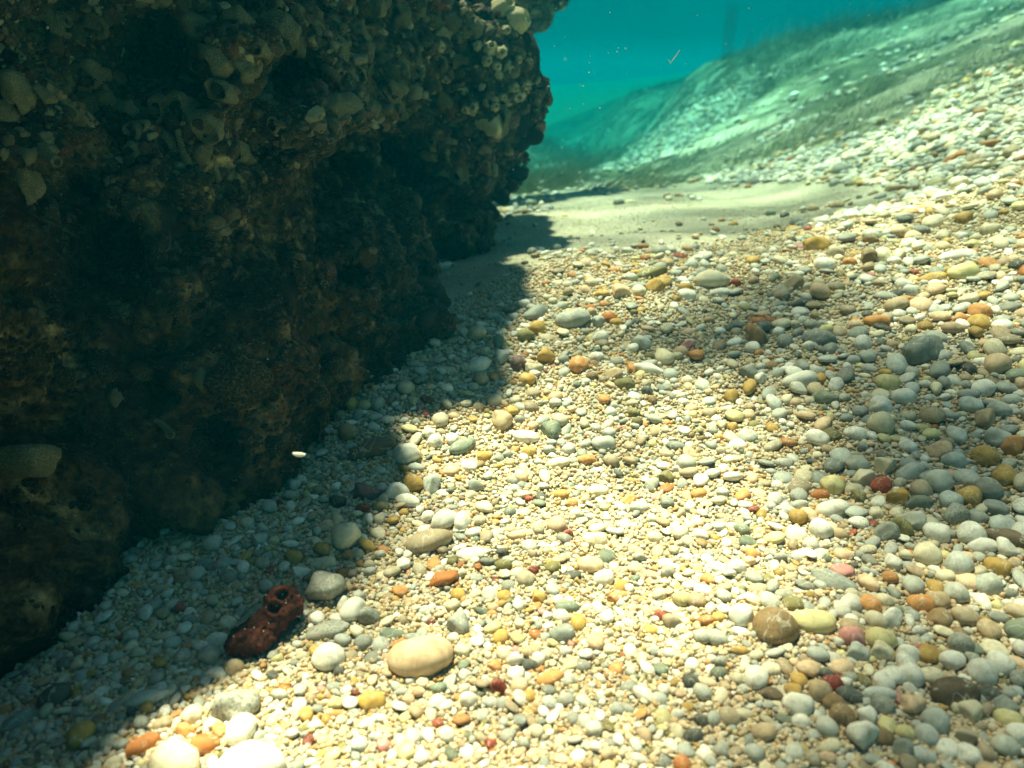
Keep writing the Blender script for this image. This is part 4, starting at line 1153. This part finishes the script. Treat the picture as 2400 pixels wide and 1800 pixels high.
# fine crust: thousands of tiny shells, tubes and lumps over the whole face of the rock
def crust():
    rs_ = np.random.default_rng(21)
    rock_me.calc_loop_triangles()
    T = _t.reshape(-1, 3); A_ = rock_co[T[:, 0]]; B_ = rock_co[T[:, 1]]; C_ = rock_co[T[:, 2]]
    cen = (A_ + B_ + C_) / 3; nn_ = np.cross(B_ - A_, C_ - A_); ar = np.linalg.norm(nn_, axis=1); nn_ /= ar[:, None] + 1e-12
    view = np.array([0, 0, CAM_Z]) - cen; facing = (nn_ * view).sum(1) > -.02
    px, py, dep = project(cen[:, 0], cen[:, 1], cen[:, 2])
    ok = facing & (px > -300) & (px < 1500) & (py > -400) & (py < 1500)
    w = ar * ok / np.clip(dep, .4, 3) ** 1.6 * np.clip(.55 + 1.2 * fbm(cen, 7.0, 3, 55), .12, 2); w /= w.sum()
    n = 40000
    pick = rs_.choice(len(T), n, p=w)
    u = rs_.uniform(0, 1, (n, 2)); u = np.where(u.sum(1)[:, None] > 1, 1 - u, u)
    P_ = A_[pick] + u[:, :1] * (B_ - A_)[pick] + u[:, 1:] * (C_ - A_)[pick]
    s = rs_.uniform(.0022, .0065, n) * rs_.choice([.5, .7, .95, 1.3, 1.9, 2.8], n, p=[.24, .26, .24, .15, .08, .03]) * np.clip(dep[pick], .6, 1.6)
    nv = nn_[pick] + rs_.normal(size=(n, 3)) * .35
    pal = np.array([(.02, .02, .012), (.05, .045, .025), (.12, .11, .065), (.26, .24, .15), (.08, .035, .02), (.13, .08, .06), (.035, .045, .025)])
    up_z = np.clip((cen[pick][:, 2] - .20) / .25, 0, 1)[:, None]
    colr = (.55 + 2.8 * up_z) * pal[rs_.choice(len(pal), n, p=[.34, .27, .14, .05, .08, .04, .08])]  # shade painted in: crust darker low on the rock, lighter above
    shapes = [m.copy() for m in (KNOB[0], KNOB[1], KNOB[2], KNOB[3], KNOB[1], KNOB[3], BARN[0], CUPS[3])]
    for m_ in shapes:
        m_.materials.clear(); m_.materials.append(M_CRUSTI)
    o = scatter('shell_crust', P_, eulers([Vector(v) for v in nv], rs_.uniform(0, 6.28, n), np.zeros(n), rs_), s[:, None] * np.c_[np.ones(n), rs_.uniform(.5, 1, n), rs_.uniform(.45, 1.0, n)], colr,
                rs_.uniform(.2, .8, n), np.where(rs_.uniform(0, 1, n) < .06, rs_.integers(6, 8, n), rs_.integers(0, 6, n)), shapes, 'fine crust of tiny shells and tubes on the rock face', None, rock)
    o.matrix_parent_inverse = rock_inv
    del o['label']
crust()

# dark turf of short threads hanging on the rock
def threads(name, P_, N_, L_, W_, mat, parent, rs_, flow, seg=4, curl=.5):
    n = len(P_); V = np.empty((n, seg + 1, 2, 3)); 
    d = N_ * .5 + flow + rs_.normal(size=(n, 3)) * curl; d /= np.linalg.norm(d, axis=1)[:, None]
    side_ = np.cross(d, np.array([0.1, -1, .3])); side_ /= np.linalg.norm(side_, axis=1)[:, None] + 1e-9
    bend = rs_.normal(size=(n, 3)) * .6
    for k in range(seg + 1):
        t = k / seg
        c = P_ + d * (L_ * t)[:, None] + bend * (L_ * t * t)[:, None] * .5
        w = (W_ * (1 - .75 * t))[:, None]
        V[:, k, 0] = c - side_ * w; V[:, k, 1] = c + side_ * w
    base = (np.arange(n) * (seg + 1) * 2)[:, None]
    Fs = []
    for k in range(seg):
        Fs.append(base + np.array([[2 * k, 2 * k + 1, 2 * k + 3, 2 * k + 2]]))
    me = mesh_np(name, V.reshape(-1, 3), np.concatenate(Fs))
    me.materials.append(mat)
    o = link(bpy.data.objects.new(name, me), parent)
    return o

m_, n_n, l_, b_ = new_mat('filament_algae')
tcn = n_n.new('ShaderNodeTexCoord')
a_ = noise_node(n_n, l_, tcn.outputs["Object"], 9.0, 6, .75)
r_ = ramp_node(n_n, l_, a_.outputs[0], [(.36, (.11, .14, .08)), (.5, (.27, .31, .18)), (.64, (.58, .60, .40))])
l_.new(r_.outputs[0], b_.inputs['Base Color']); b_.inputs['Roughness'].default_value = .8
M_ALGA = m_
m_, n_n, l_, b_ = new_mat('rock_turf_threads')
tcn = n_n.new('ShaderNodeTexCoord')
a_ = noise_node(n_n, l_, tcn.outputs['Object'], 8.0, 4, .7)
r_ = ramp_node(n_n, l_, a_.outputs[0], [(.35, (.02, .025, .012)), (.55, (.06, .06, .03)), (.7, (.13, .10, .05))])
l_.new(r_.outputs[0], b_.inputs['Base Color']); b_.inputs['Roughness'].default_value = .9
M_TURF = m_
def rock_turf():
    rs_ = np.random.default_rng(33)
    T = _t.reshape(-1, 3); A_ = rock_co[T[:, 0]]; B_ = rock_co[T[:, 1]]; C_ = rock_co[T[:, 2]]
    cen = (A_ + B_ + C_) / 3; nn_ = np.cross(B_ - A_, C_ - A_); ar = np.linalg.norm(nn_, axis=1); nn_ /= ar[:, None] + 1e-12
    px, py, dep = project(cen[:, 0], cen[:, 1], cen[:, 2])
    w = ar * ((nn_ * (np.array([0, 0, CAM_Z]) - cen)).sum(1) > 0) * (px > 0) * (px < 1400) * (py > -50) * (py < 1300) * np.clip(fbm(cen, 6.0, 3, 91) + .25, 0, 1)
    w /= w.sum(); n = 11000
    pick = rs_.choice(len(T), n, p=w)
    P_ = cen[pick] + rs_.normal(size=(n, 3)) * .002
    o = threads('turf_algae', P_, nn_[pick], rs_.uniform(.005, .016, n), np.full(n, .00055), M_TURF, rock, rs_, np.array([0, 0, -.3]), 3)
    o.matrix_parent_inverse = rock_inv; o['kind'] = 'stuff'
rock_turf()
print('rock parts', len([o for o in COL.objects if o.parent == rock]))
# ------------------------------------------------------------------ the red-brown sponge at the shadow edge
def build_sponge():
    base = hit_ground([(632, 1500)])[0]
    z0, nn_ = normal_at(base[0], base[1])
    _, _, dep = project(*base)
    px = dep / F          # metres per photo pixel here
    bm = bmesh.new()
    for (x, y, z, r, sx) in ((-34, -42, 38, 45, 1.12), (-16, -18, 44, 43, 1.08), (8, 14, 58, 40, 1.0), (27, 38, 76, 44, 1.05), (29, 56, 60, 38, 1), (-38, -42, 28, 40, 1.0)):
        bmesh.ops.create_icosphere(bm, subdivisions=3, radius=1, matrix=Matrix.Translation((x * px, y * px, z * px)) @ Matrix.Diagonal((r * px * sx, r * px, r * px * .95, 1)))
    me = bpy.data.meshes.new('t'); bm.to_mesh(me); bm.free()
    t = bpy.data.objects.new('t', me); COL.objects.link(t)
    md = t.modifiers.new('r', 'REMESH'); md.mode = 'VOXEL'; md.voxel_size = .0011
    s = t.modifiers.new('s', 'SMOOTH'); s.iterations = 8; s.factor = .6
    m2 = bpy.data.meshes.new_from_object(t.evaluated_get(bpy.context.evaluated_depsgraph_get())); bpy.data.objects.remove(t)
    n = len(m2.vertices); co = np.empty(n * 3, np.float32); m2.vertices.foreach_get('co', co); co = co.reshape(-1, 3).astype(float)
    no = np.empty(n * 3, np.float32); m2.vertex_normals.foreach_get('vector', no); no = no.reshape(-1, 3).astype(float)
    d = .0030 * fbm(co, 80, 4, 4, .6) + .0010 * fbm(co, 260, 2, 8)
    f1, _ = worley(co, 150, 3); d -= .0011 * np.clip(.4 - f1, 0, 1) / .4
    co = co + no * d[:, None]
    # two craters in the upper lobe and a few pores below
    toc = np.array([0, -base[1], CAM_Z - base[2]]) + np.array([-base[0], 0, 0]); toc /= np.linalg.norm(toc)
    right = np.array([1, 0, 0]); up = np.cross(right, -toc); up /= np.linalg.norm(up)
    if up[2] < 0: up = -up
    ox = co @ right; oy = co @ up; of = co @ toc
    c0 = np.array([0, 0, z0[0] * 0])
    for (cx, cy, rad, dp) in ((34, 104, 12, 16), (20, 74, 14, 19), (-36, 30, 4.5, 5), (-20, 60, 4, 4), (-70, 8, 4, 4), (5, 30, 4, 4), (10, 96, 5, 4)):
        q = ((ox / px - cx) ** 2 + (oy / px - cy) ** 2) / rad ** 2
        front = no @ toc > .0
        co = co - toc[None] * (np.exp(-q ** 1.6) * dp * px * front)[:, None]
        co = co + toc[None] * (np.exp(-((np.sqrt(q) - 1.25) / .28) ** 2) * dp * .28 * px * front)[:, None]
    co = co + no * 0
    m2.vertices.foreach_set('co', co.astype(np.float32).ravel())
    m2.polygons.foreach_set('use_smooth', np.ones(len(m2.polygons), bool)); m2.materials.clear(); m2.materials.append(M_RUST); m2.update()
    root = link(bpy.data.objects.new('sponge', None)); root.location = (base[0], base[1], z0[0] - .006)
    body = link(bpy.data.objects.new('sponge_body', m2), root); m2.name = 'sponge_body'
    tag(root, 'red-brown pitted sponge lump with two crater holes at the shadow edge', 'sponge')
    # pale specks stuck to it
    bv = BVHTree.FromPolygons([tuple(v) for v in co], [tuple(p.vertices) for p in m2.polygons])
    rs_ = random.Random(5)
    for k in range(26):
        sx, sy = rs_.uniform(-95, 70), rs_.uniform(-5, 110)
        o3 = Vector(right * sx * px + up * sy * px + toc * .3)
        h = bv.ray_cast(o3, Vector(-toc))
        if h[0] is None: continue
        r = rs_.uniform(1.2, 3.2) * px
        sp_ = bpy.data.objects.new('sand_speck', GRIT[k % 5]); link(sp_, root)
        sp_.material_slots[0].link = 'OBJECT'; sp_.material_slots[0].material = M_PEB; sp_.color = (.6, .56, .42, 0)
        sp_.matrix_basis = Matrix.Translation(h[0]) @ Euler((rs_.uniform(0, 6), rs_.uniform(0, 6), 0)).to_matrix().to_4x4() @ Matrix.Scale(r, 4)
build_sponge()

# ------------------------------------------------------------------ black sea urchin wedged under the rock
def build_urchin(px, py, size, label):
    p, nn_ = hit_rock(px, py)
    if p is None: p = Vector(hit_ground([(px, py)])[0]); nn_ = Vector((0, -.3, 1)).normalized()
    _, _, dep = project(*p); r = .5 * size * dep / F
    root = link(bpy.data.objects.new('sea_urchin', None)); root.location = p + nn_ * r * .3
    tag(root, label, 'sea urchin')
    bm = bmesh.new(); bmesh.ops.create_icosphere(bm, subdivisions=3, radius=r * .42)
    for f in bm.faces: f.smooth = True
    me = bpy.data.meshes.new('test'); bm.to_mesh(me); bm.free(); me.materials.append(M_URCHIN)
    link(bpy.data.objects.new('body', me), root)
    rs_ = random.Random(8); V, Fc = [], []
    for k in range(260):
        z = rs_.uniform(-1, 1); a = rs_.uniform(0, 6.28); q = math.sqrt(1 - z * z)
        d = Vector((q * math.cos(a), q * math.sin(a), z)); L = r * rs_.uniform(.8, 1.15)
        u = d.orthogonal().normalized(); v = d.cross(u); b0 = len(V)
        for j in range(3):
            an = j * 2.094; V.append(d * r * .35 + (u * math.cos(an) + v * math.sin(an)) * r * .022)
        V.append(d * L); Fc += [(b0, b0 + 1, b0 + 3), (b0 + 1, b0 + 2, b0 + 3), (b0 + 2, b0, b0 + 3)]
    me = mesh_np('spines', [tuple(v) for v in V], Fc, False); me.materials.append(M_URCHIN)
    link(bpy.data.objects.new('spines', me), root)
    root.children[-1]['kind'] = 'stuff'
build_urchin(1075, 590, 110, 'black spiny sea urchin wedged between the rock foot and the sand')
build_urchin(690, 200, 100, 'black sea urchin sitting in a hollow among the rock shells')

# ------------------------------------------------------------------ turf of fine weed combed over the far slope
def slope_weed():
    rs_ = np.random.default_rng(61)
    n = 260000
    y = 1.75 + 12.0 * rs_.uniform(0, 1, n) ** 1.3; x = -.6 + (y * .78 + 1.0) * rs_.uniform(0, 1, n)
    z = hz(x, y); px, py, dep = project(x, y, z)
    line = np.interp(px, [1150, 1500, 1740, 2000, 2200, 2400], [455, 440, 400, 335, 280, 215])   # where the turf starts
    q = np.c_[x + .6 * y * .3, y, x * 0]
    pt = fbm(np.c_[(x * .8 + y * .3) * .9, (y - .45 * x) * 2.2, x * 0], 1.7, 4, 71)
    strip = np.exp(-(((py - (330 + (1650 - px) * .38)) / 42.0) ** 2)) * (px > 1330) * (px < 1960)
    dens = np.clip(.30 + pt * 1.1 - 1.0 * strip, 0.0, 1)
    k = (py < line - 8 + 18 * pt) & (px > 1120) & (px < 2460) & (py > -60) & (rs_.uniform(0, 1, n) < dens)
    x, y, z = x[k], y[k], z[k]; n = len(x)
    _, gn = normal_at(x, y)
    P_ = np.c_[x, y, z - .004]
    flow = np.array([.95, .55, .38])
    sw = fbm(np.c_[x, y, x * 0], 1.1, 2, 15)
    fl = flow[None] + np.c_[sw * .5, -sw * .4, sw * .1]
    L_ = rs_.uniform(.04, .12, n) * np.clip(y / 2.6, .6, 2.6) * np.where(y > 8, .6, 1)
    o = threads('slope_weed', P_, gn * .2, L_, .0007 * np.clip(y / 2.2, .7, 4.5) * rs_.uniform(.6, 1.5, n), M_ALGA, None, rs_, fl, 4, .20)
    tag(o, 'fine grey-green weed combed over the far slope', 'seaweed', kind='stuff')
    print('weed', n)
slope_weed()

# ------------------------------------------------------------------ bits adrift in the water
def floating_bit(name, label, cat, px, py, Y, pts, width, col, group=None):
    p = at(px, py, Y); s = Y / F
    root = link(bpy.data.objects.new(name, None)) if len(pts) > 1 else None
    mt, n2, l2, b2 = new_mat(name + '_colour'); b2.inputs['Base Color'].default_value = (*col, 1); b2.inputs['Roughness'].default_value = .6
    objs = []
    for k, (nm, line) in enumerate(pts):
        V, Fc = [], []
        L = [Vector((a * s, c * s, -b * s)) for a, b, c in line]
        for i, q in enumerate(L):
            tdir = (L[min(i + 1, len(L) - 1)] - L[max(i - 1, 0)]).normalized(); u = tdir.orthogonal().normalized(); v = tdir.cross(u)
            w = width * s * (1.0 if 0 < i < len(L) - 1 else .45)
            for j in range(6): V.append(tuple(q + (u * math.cos(j * 1.047) + v * math.sin(j * 1.047) * .5) * w))
        for i in range(len(L) - 1):
            for j in range(6): Fc.append((i * 6 + j, i * 6 + (j + 1) % 6, i * 6 + 6 + (j + 1) % 6, i * 6 + 6 + j))
        me = mesh_np(nm, V, Fc); me.materials.append(mt)
        o = link(bpy.data.objects.new(nm if root else name, me), root); objs.append(o)
    r = root or objs[0]
    r.location = Vector(p)
    tag(r, label, cat, group)
    return r
floating_bit('weed_scrap', 'pale forked scrap of weed adrift in open water off the rock', 'weed scrap', 1580, 135, 1.1,
             [('stem', [(-8, 12, 0), (-2, 4, 2), (4, -4, 0), (12, -16, 3)]), ('twig', [(-16, 2, 0), (-10, 6, 2), (-6, 12, 0)])], 1.6, (.75, .85, .85))
floating_bit('plankton_bit', 'whitish blob adrift before the dark foot of the rock', 'plankton', 700, 1064, .55,
             [('blob', [(-16, -2, 0), (-6, 1, 0), (6, 3, 2), (18, 2, 0)])], 6.5, (.9, .85, .7))
floating_bit('weed_strand', 'faint blurred dark strand of weed hanging in open water above the slope', 'weed', 1708, 100, 0.2,
             [('strand', [(0, -80, 0), (3, -50, 4), (-2, -10, 0), (2, 35, 4), (0, 85, 0)])], 3.5, (.03, .06, .05))
floating_bit('twig', 'thin pale twig standing in the shaded pebbles under the rock', 'twig', 373, 1525, .475,
             [('stem', [(-2, 38, 0), (0, 15, 2), (4, -5, 0), (10, -24, 3)]), ('side_twig', [(2, 5, 0), (10, -6, 2), (14, -10, 0)])], 1.3, (.5, .42, .28))
def specks():
    rs_ = np.random.default_rng(12); n = 300
    V, Fc = [], []
    for k in range(n):
        px, py = rs_.uniform(0, 2400), rs_.uniform(0, 1500); Y = rs_.uniform(.35, 1.3)
        if k < 150: px, py = rs_.uniform(1180, 2300), rs_.uniform(0, 420); Y = rs_.uniform(.5, 2.2)
        g = at(px, py, Y)
        if g[2] < hz(g[0], g[1])[0] + .01: continue
        r = rs_.uniform(.4, 1.2) * Y / F; b0 = len(V); st = rs_.uniform(.6, 2.0)
        a = rs_.uniform(0, 3.14)
        ax = np.array([math.cos(a), 0, math.sin(a)]) * r * st; bx = np.array([-math.sin(a), 0, math.cos(a)]) * r; cx = np.array([0, r, 0])
        for v in (ax, -ax, bx, -bx, cx, -cx): V.append(g + v)
        Fc += [(b0, b0 + 2, b0 + 4), (b0 + 2, b0 + 1, b0 + 4), (b0 + 1, b0 + 3, b0 + 4), (b0 + 3, b0, b0 + 4), (b0 + 2, b0, b0 + 5), (b0 + 1, b0 + 2, b0 + 5), (b0 + 3, b0 + 1, b0 + 5), (b0, b0 + 3, b0 + 5)]
    me = mesh_np('drifting_specks', V, Fc); mt, n2, l2, b2 = new_mat('speck'); b2.inputs['Base Color'].default_value = (.7, .75, .65, 1); me.materials.append(mt)
    tag(link(bpy.data.objects.new('drifting_specks', me)), 'tiny pale specks drifting in the water', 'plankton', kind='stuff')
specks()
# ------------------------------------------------------------------ the wavy sea surface overhead and the water itself
def build_surface():
    n = 90
    u = np.linspace(-1, 1, n)
    X, Y = np.meshgrid(u * 16, u * 16 + 2.5)
    Z = 2.2 + 0.02 * np.sin(X * 3 + Y) + 0.02 * np.sin(Y * 2.3 - X * 1.2)
    i = (np.arange(n - 1)[:, None] * n + np.arange(n - 1)[None]).ravel()
    me = mesh_np('sea_surface', np.c_[X.ravel(), Y.ravel(), Z.ravel()], np.c_[i, i + 1, i + n + 1, i + n])
    m = bpy.data.materials.new('painted_dapple_surface'); m.use_nodes = True
    nn, l = m.node_tree.nodes, m.node_tree.links
    nn.clear()
    out = nn.new('ShaderNodeOutputMaterial'); tr = nn.new('ShaderNodeBsdfTransparent')
    l.new(tr.outputs[0], out.inputs['Surface'])
    tcn = nn.new('ShaderNodeTexCoord')
    mp = nn.new('ShaderNodeMapping'); mp.inputs['Location'].default_value = SURF_OFF
    mp.inputs['Rotation'].default_value = (0, 0, R(35)); mp.inputs['Scale'].default_value = (1.0, 1.7, 1.0)
    l.new(tcn.outputs['Object'], mp.inputs[0])
    a = noise_node(nn, l, mp.outputs[0], 3.2, 3, 0.55, 0.8)
    ra = ramp_node(nn, l, a.outputs[0], [(0.36, (0.35, 0.35, 0.35)), (0.50, (0.75, 0.75, 0.75)), (0.62, (1.0, 1.0, 1.0))])
    # thin bright lines painted into the tint, as if waves focused the sun
    b = noise_node(nn, l, mp.outputs[0], 8.5, 2, 0.5, 0.9)
    s = nn.new('ShaderNodeMath'); s.operation = 'SUBTRACT'; s.inputs[1].default_value = 0.5; l.new(b.outputs[0], s.inputs[0])
    ab = nn.new('ShaderNodeMath'); ab.operation = 'ABSOLUTE'; l.new(s.outputs[0], ab.inputs[0])
    rb = ramp_node(nn, l, ab.outputs[0], [(0.0, (1.0, 1.0, 1.0)), (0.02, (0.85, 0.85, 0.85)), (0.09, (0.52, 0.52, 0.52))])
    mx = mix_node(nn, l, 1.0, ra.outputs[0], rb.outputs[0], 'MULTIPLY')
    # broad patches of sun and shade painted into the sheet's transparency
    wob = noise_node(nn, l, tcn.outputs['Object'], 4.5, 3, 0.6)
    wo_ = nn.new('ShaderNodeVectorMath'); wo_.operation = 'MULTIPLY_ADD'
    wo_.inputs[1].default_value = (0.35, 0.35, 0); wo_.inputs[2].default_value = (-0.175, -0.175, 0)
    l.new(wob.outputs['Color'], wo_.inputs[0])
    pos = nn.new('ShaderNodeVectorMath'); pos.operation = 'ADD'
    l.new(tcn.outputs['Object'], pos.inputs[0]); l.new(wo_.outputs[0], pos.inputs[1])
    acc = None
    for (px, py, rx, ry, rot, amt) in PAINTED_DAPPLES:
        g = hit_ground([(px, py)])[0]
        c = g + np.array(SUN_DIR) * ((2.2 - g[2]) / SUN_DIR.z)
        sb = nn.new('ShaderNodeVectorMath'); sb.operation = 'SUBTRACT'; sb.inputs[1].default_value = (c[0], c[1], 0)
        l.new(pos.outputs[0], sb.inputs[0])
        mq = nn.new('ShaderNodeMapping'); mq.vector_type = 'TEXTURE'; mq.inputs['Rotation'].default_value = (0, 0, R(rot)); mq.inputs['Scale'].default_value = (rx, ry, 1e6)
        l.new(sb.outputs[0], mq.inputs[0])
        ln = nn.new('ShaderNodeVectorMath'); ln.operation = 'LENGTH'; l.new(mq.outputs[0], ln.inputs[0])
        mr_ = nn.new('ShaderNodeMapRange'); mr_.interpolation_type = 'SMOOTHSTEP'
        mr_.inputs['From Min'].default_value = 1.25; mr_.inputs['From Max'].default_value = 0.35
        mr_.inputs['To Min'].default_value = 0.0; mr_.inputs['To Max'].default_value = amt
        l.new(ln.outputs['Value'], mr_.inputs['Value'])
        ad = nn.new('ShaderNodeMath'); ad.operation = 'ADD'
        if acc is None: ad.inputs[1].default_value = DAPPLE_BASE
        else: l.new(acc, ad.inputs[1])
        l.new(mr_.outputs[0], ad.inputs[0]); acc = ad.outputs[0]
    mxm = nn.new('ShaderNodeMath'); mxm.operation = 'MAXIMUM'; mxm.inputs[1].default_value = 0.22; l.new(acc, mxm.inputs[0])
    sc = nn.new('ShaderNodeVectorMath'); sc.operation = 'SCALE'
    l.new(mx.outputs[2], sc.inputs[0]); l.new(mxm.outputs[0], sc.inputs['Scale'])
    l.new(sc.outputs[0], tr.inputs['Color'])
    me.materials.append(m)
    o = link(bpy.data.objects.new('sea_surface', me))
    tag(o, 'rippled sea surface overhead with sun dapples painted into its colour', 'water', kind='structure')
SURF_OFF = (0.0, 0.0, 0.0)
DAPPLE_BASE = 1.12
PAINTED_DAPPLES = [  # photo x, y of the painted light or dark patch, radii in metres, turn, strength
 (2020, 900, .30, .13, -25, -.85), (2330, 1180, .16, .12, 0, -.7), (1800, 740, .28, .10, 15, -.5), (2300, 1720, .16, .12, 20, -.7), (1650, 540, .22, .18, 0, -.5),
 (1420, 1080, .24, .14, 20, 1.0), (1250, 1480, .24, .14, 40, 1.0), (1000, 1280, .10, .08, 0, .4), (2080, 1400, .16, .07, -15, .6), (2250, 520, .22, .14, 20, .6),
 (560, 1660, .12, .09, 30, .5), (1330, 545, .16, .045, 12, 1.0), (1230, 618, .10, .03, 15, 1.0), (1500, 485, .25, .05, 5, .9), (1800, 470, .20, .06, 10, .6), (1900, 200, 1.2, .5, 30, .5), (1650, 330, 1.0, .4, 30, .7), (2250, 250, .6, .25, 30, .6), (1950, 560, .18, .08, 10, .5), (1450, 700, .10, .06, 30, .4), (1560, 1250, .14, .06, -20, -.3)]
build_surface()

def build_haze():
    me = bpy.data.meshes.new('haze')
    bm = bmesh.new()
    bmesh.ops.create_cube(bm, size=1, matrix=Matrix.Translation((0, 14, -.05)) @ Matrix.Diagonal((90, 50, 3.0, 1)))
    bm.to_mesh(me); bm.free()
    m = bpy.data.materials.new('sea_water_haze'); m.use_nodes = True
    nn, l = m.node_tree.nodes, m.node_tree.links
    nn.clear()
    out = nn.new('ShaderNodeOutputMaterial'); pv = nn.new('ShaderNodeVolumePrincipled')
    pv.inputs['Color'].default_value = HAZE_COL
    pv.inputs['Density'].default_value = HAZE_DENS
    pv.inputs['Absorption Color'].default_value = (0, 0.74, 0.78, 1)
    pv.inputs['Anisotropy'].default_value = 0.0
    l.new(pv.outputs[0], out.inputs['Volume'])
    me.materials.append(m)
    o = link(bpy.data.objects.new('haze', me))
    tag(o, 'blue-green sea water that veils the far slope', 'water', kind='stuff')
    o.display_type = 'WIRE'
HAZE_COL = (0.0, 0.085, 0.118, 1)
HAZE_DENS = 0.265
build_haze()
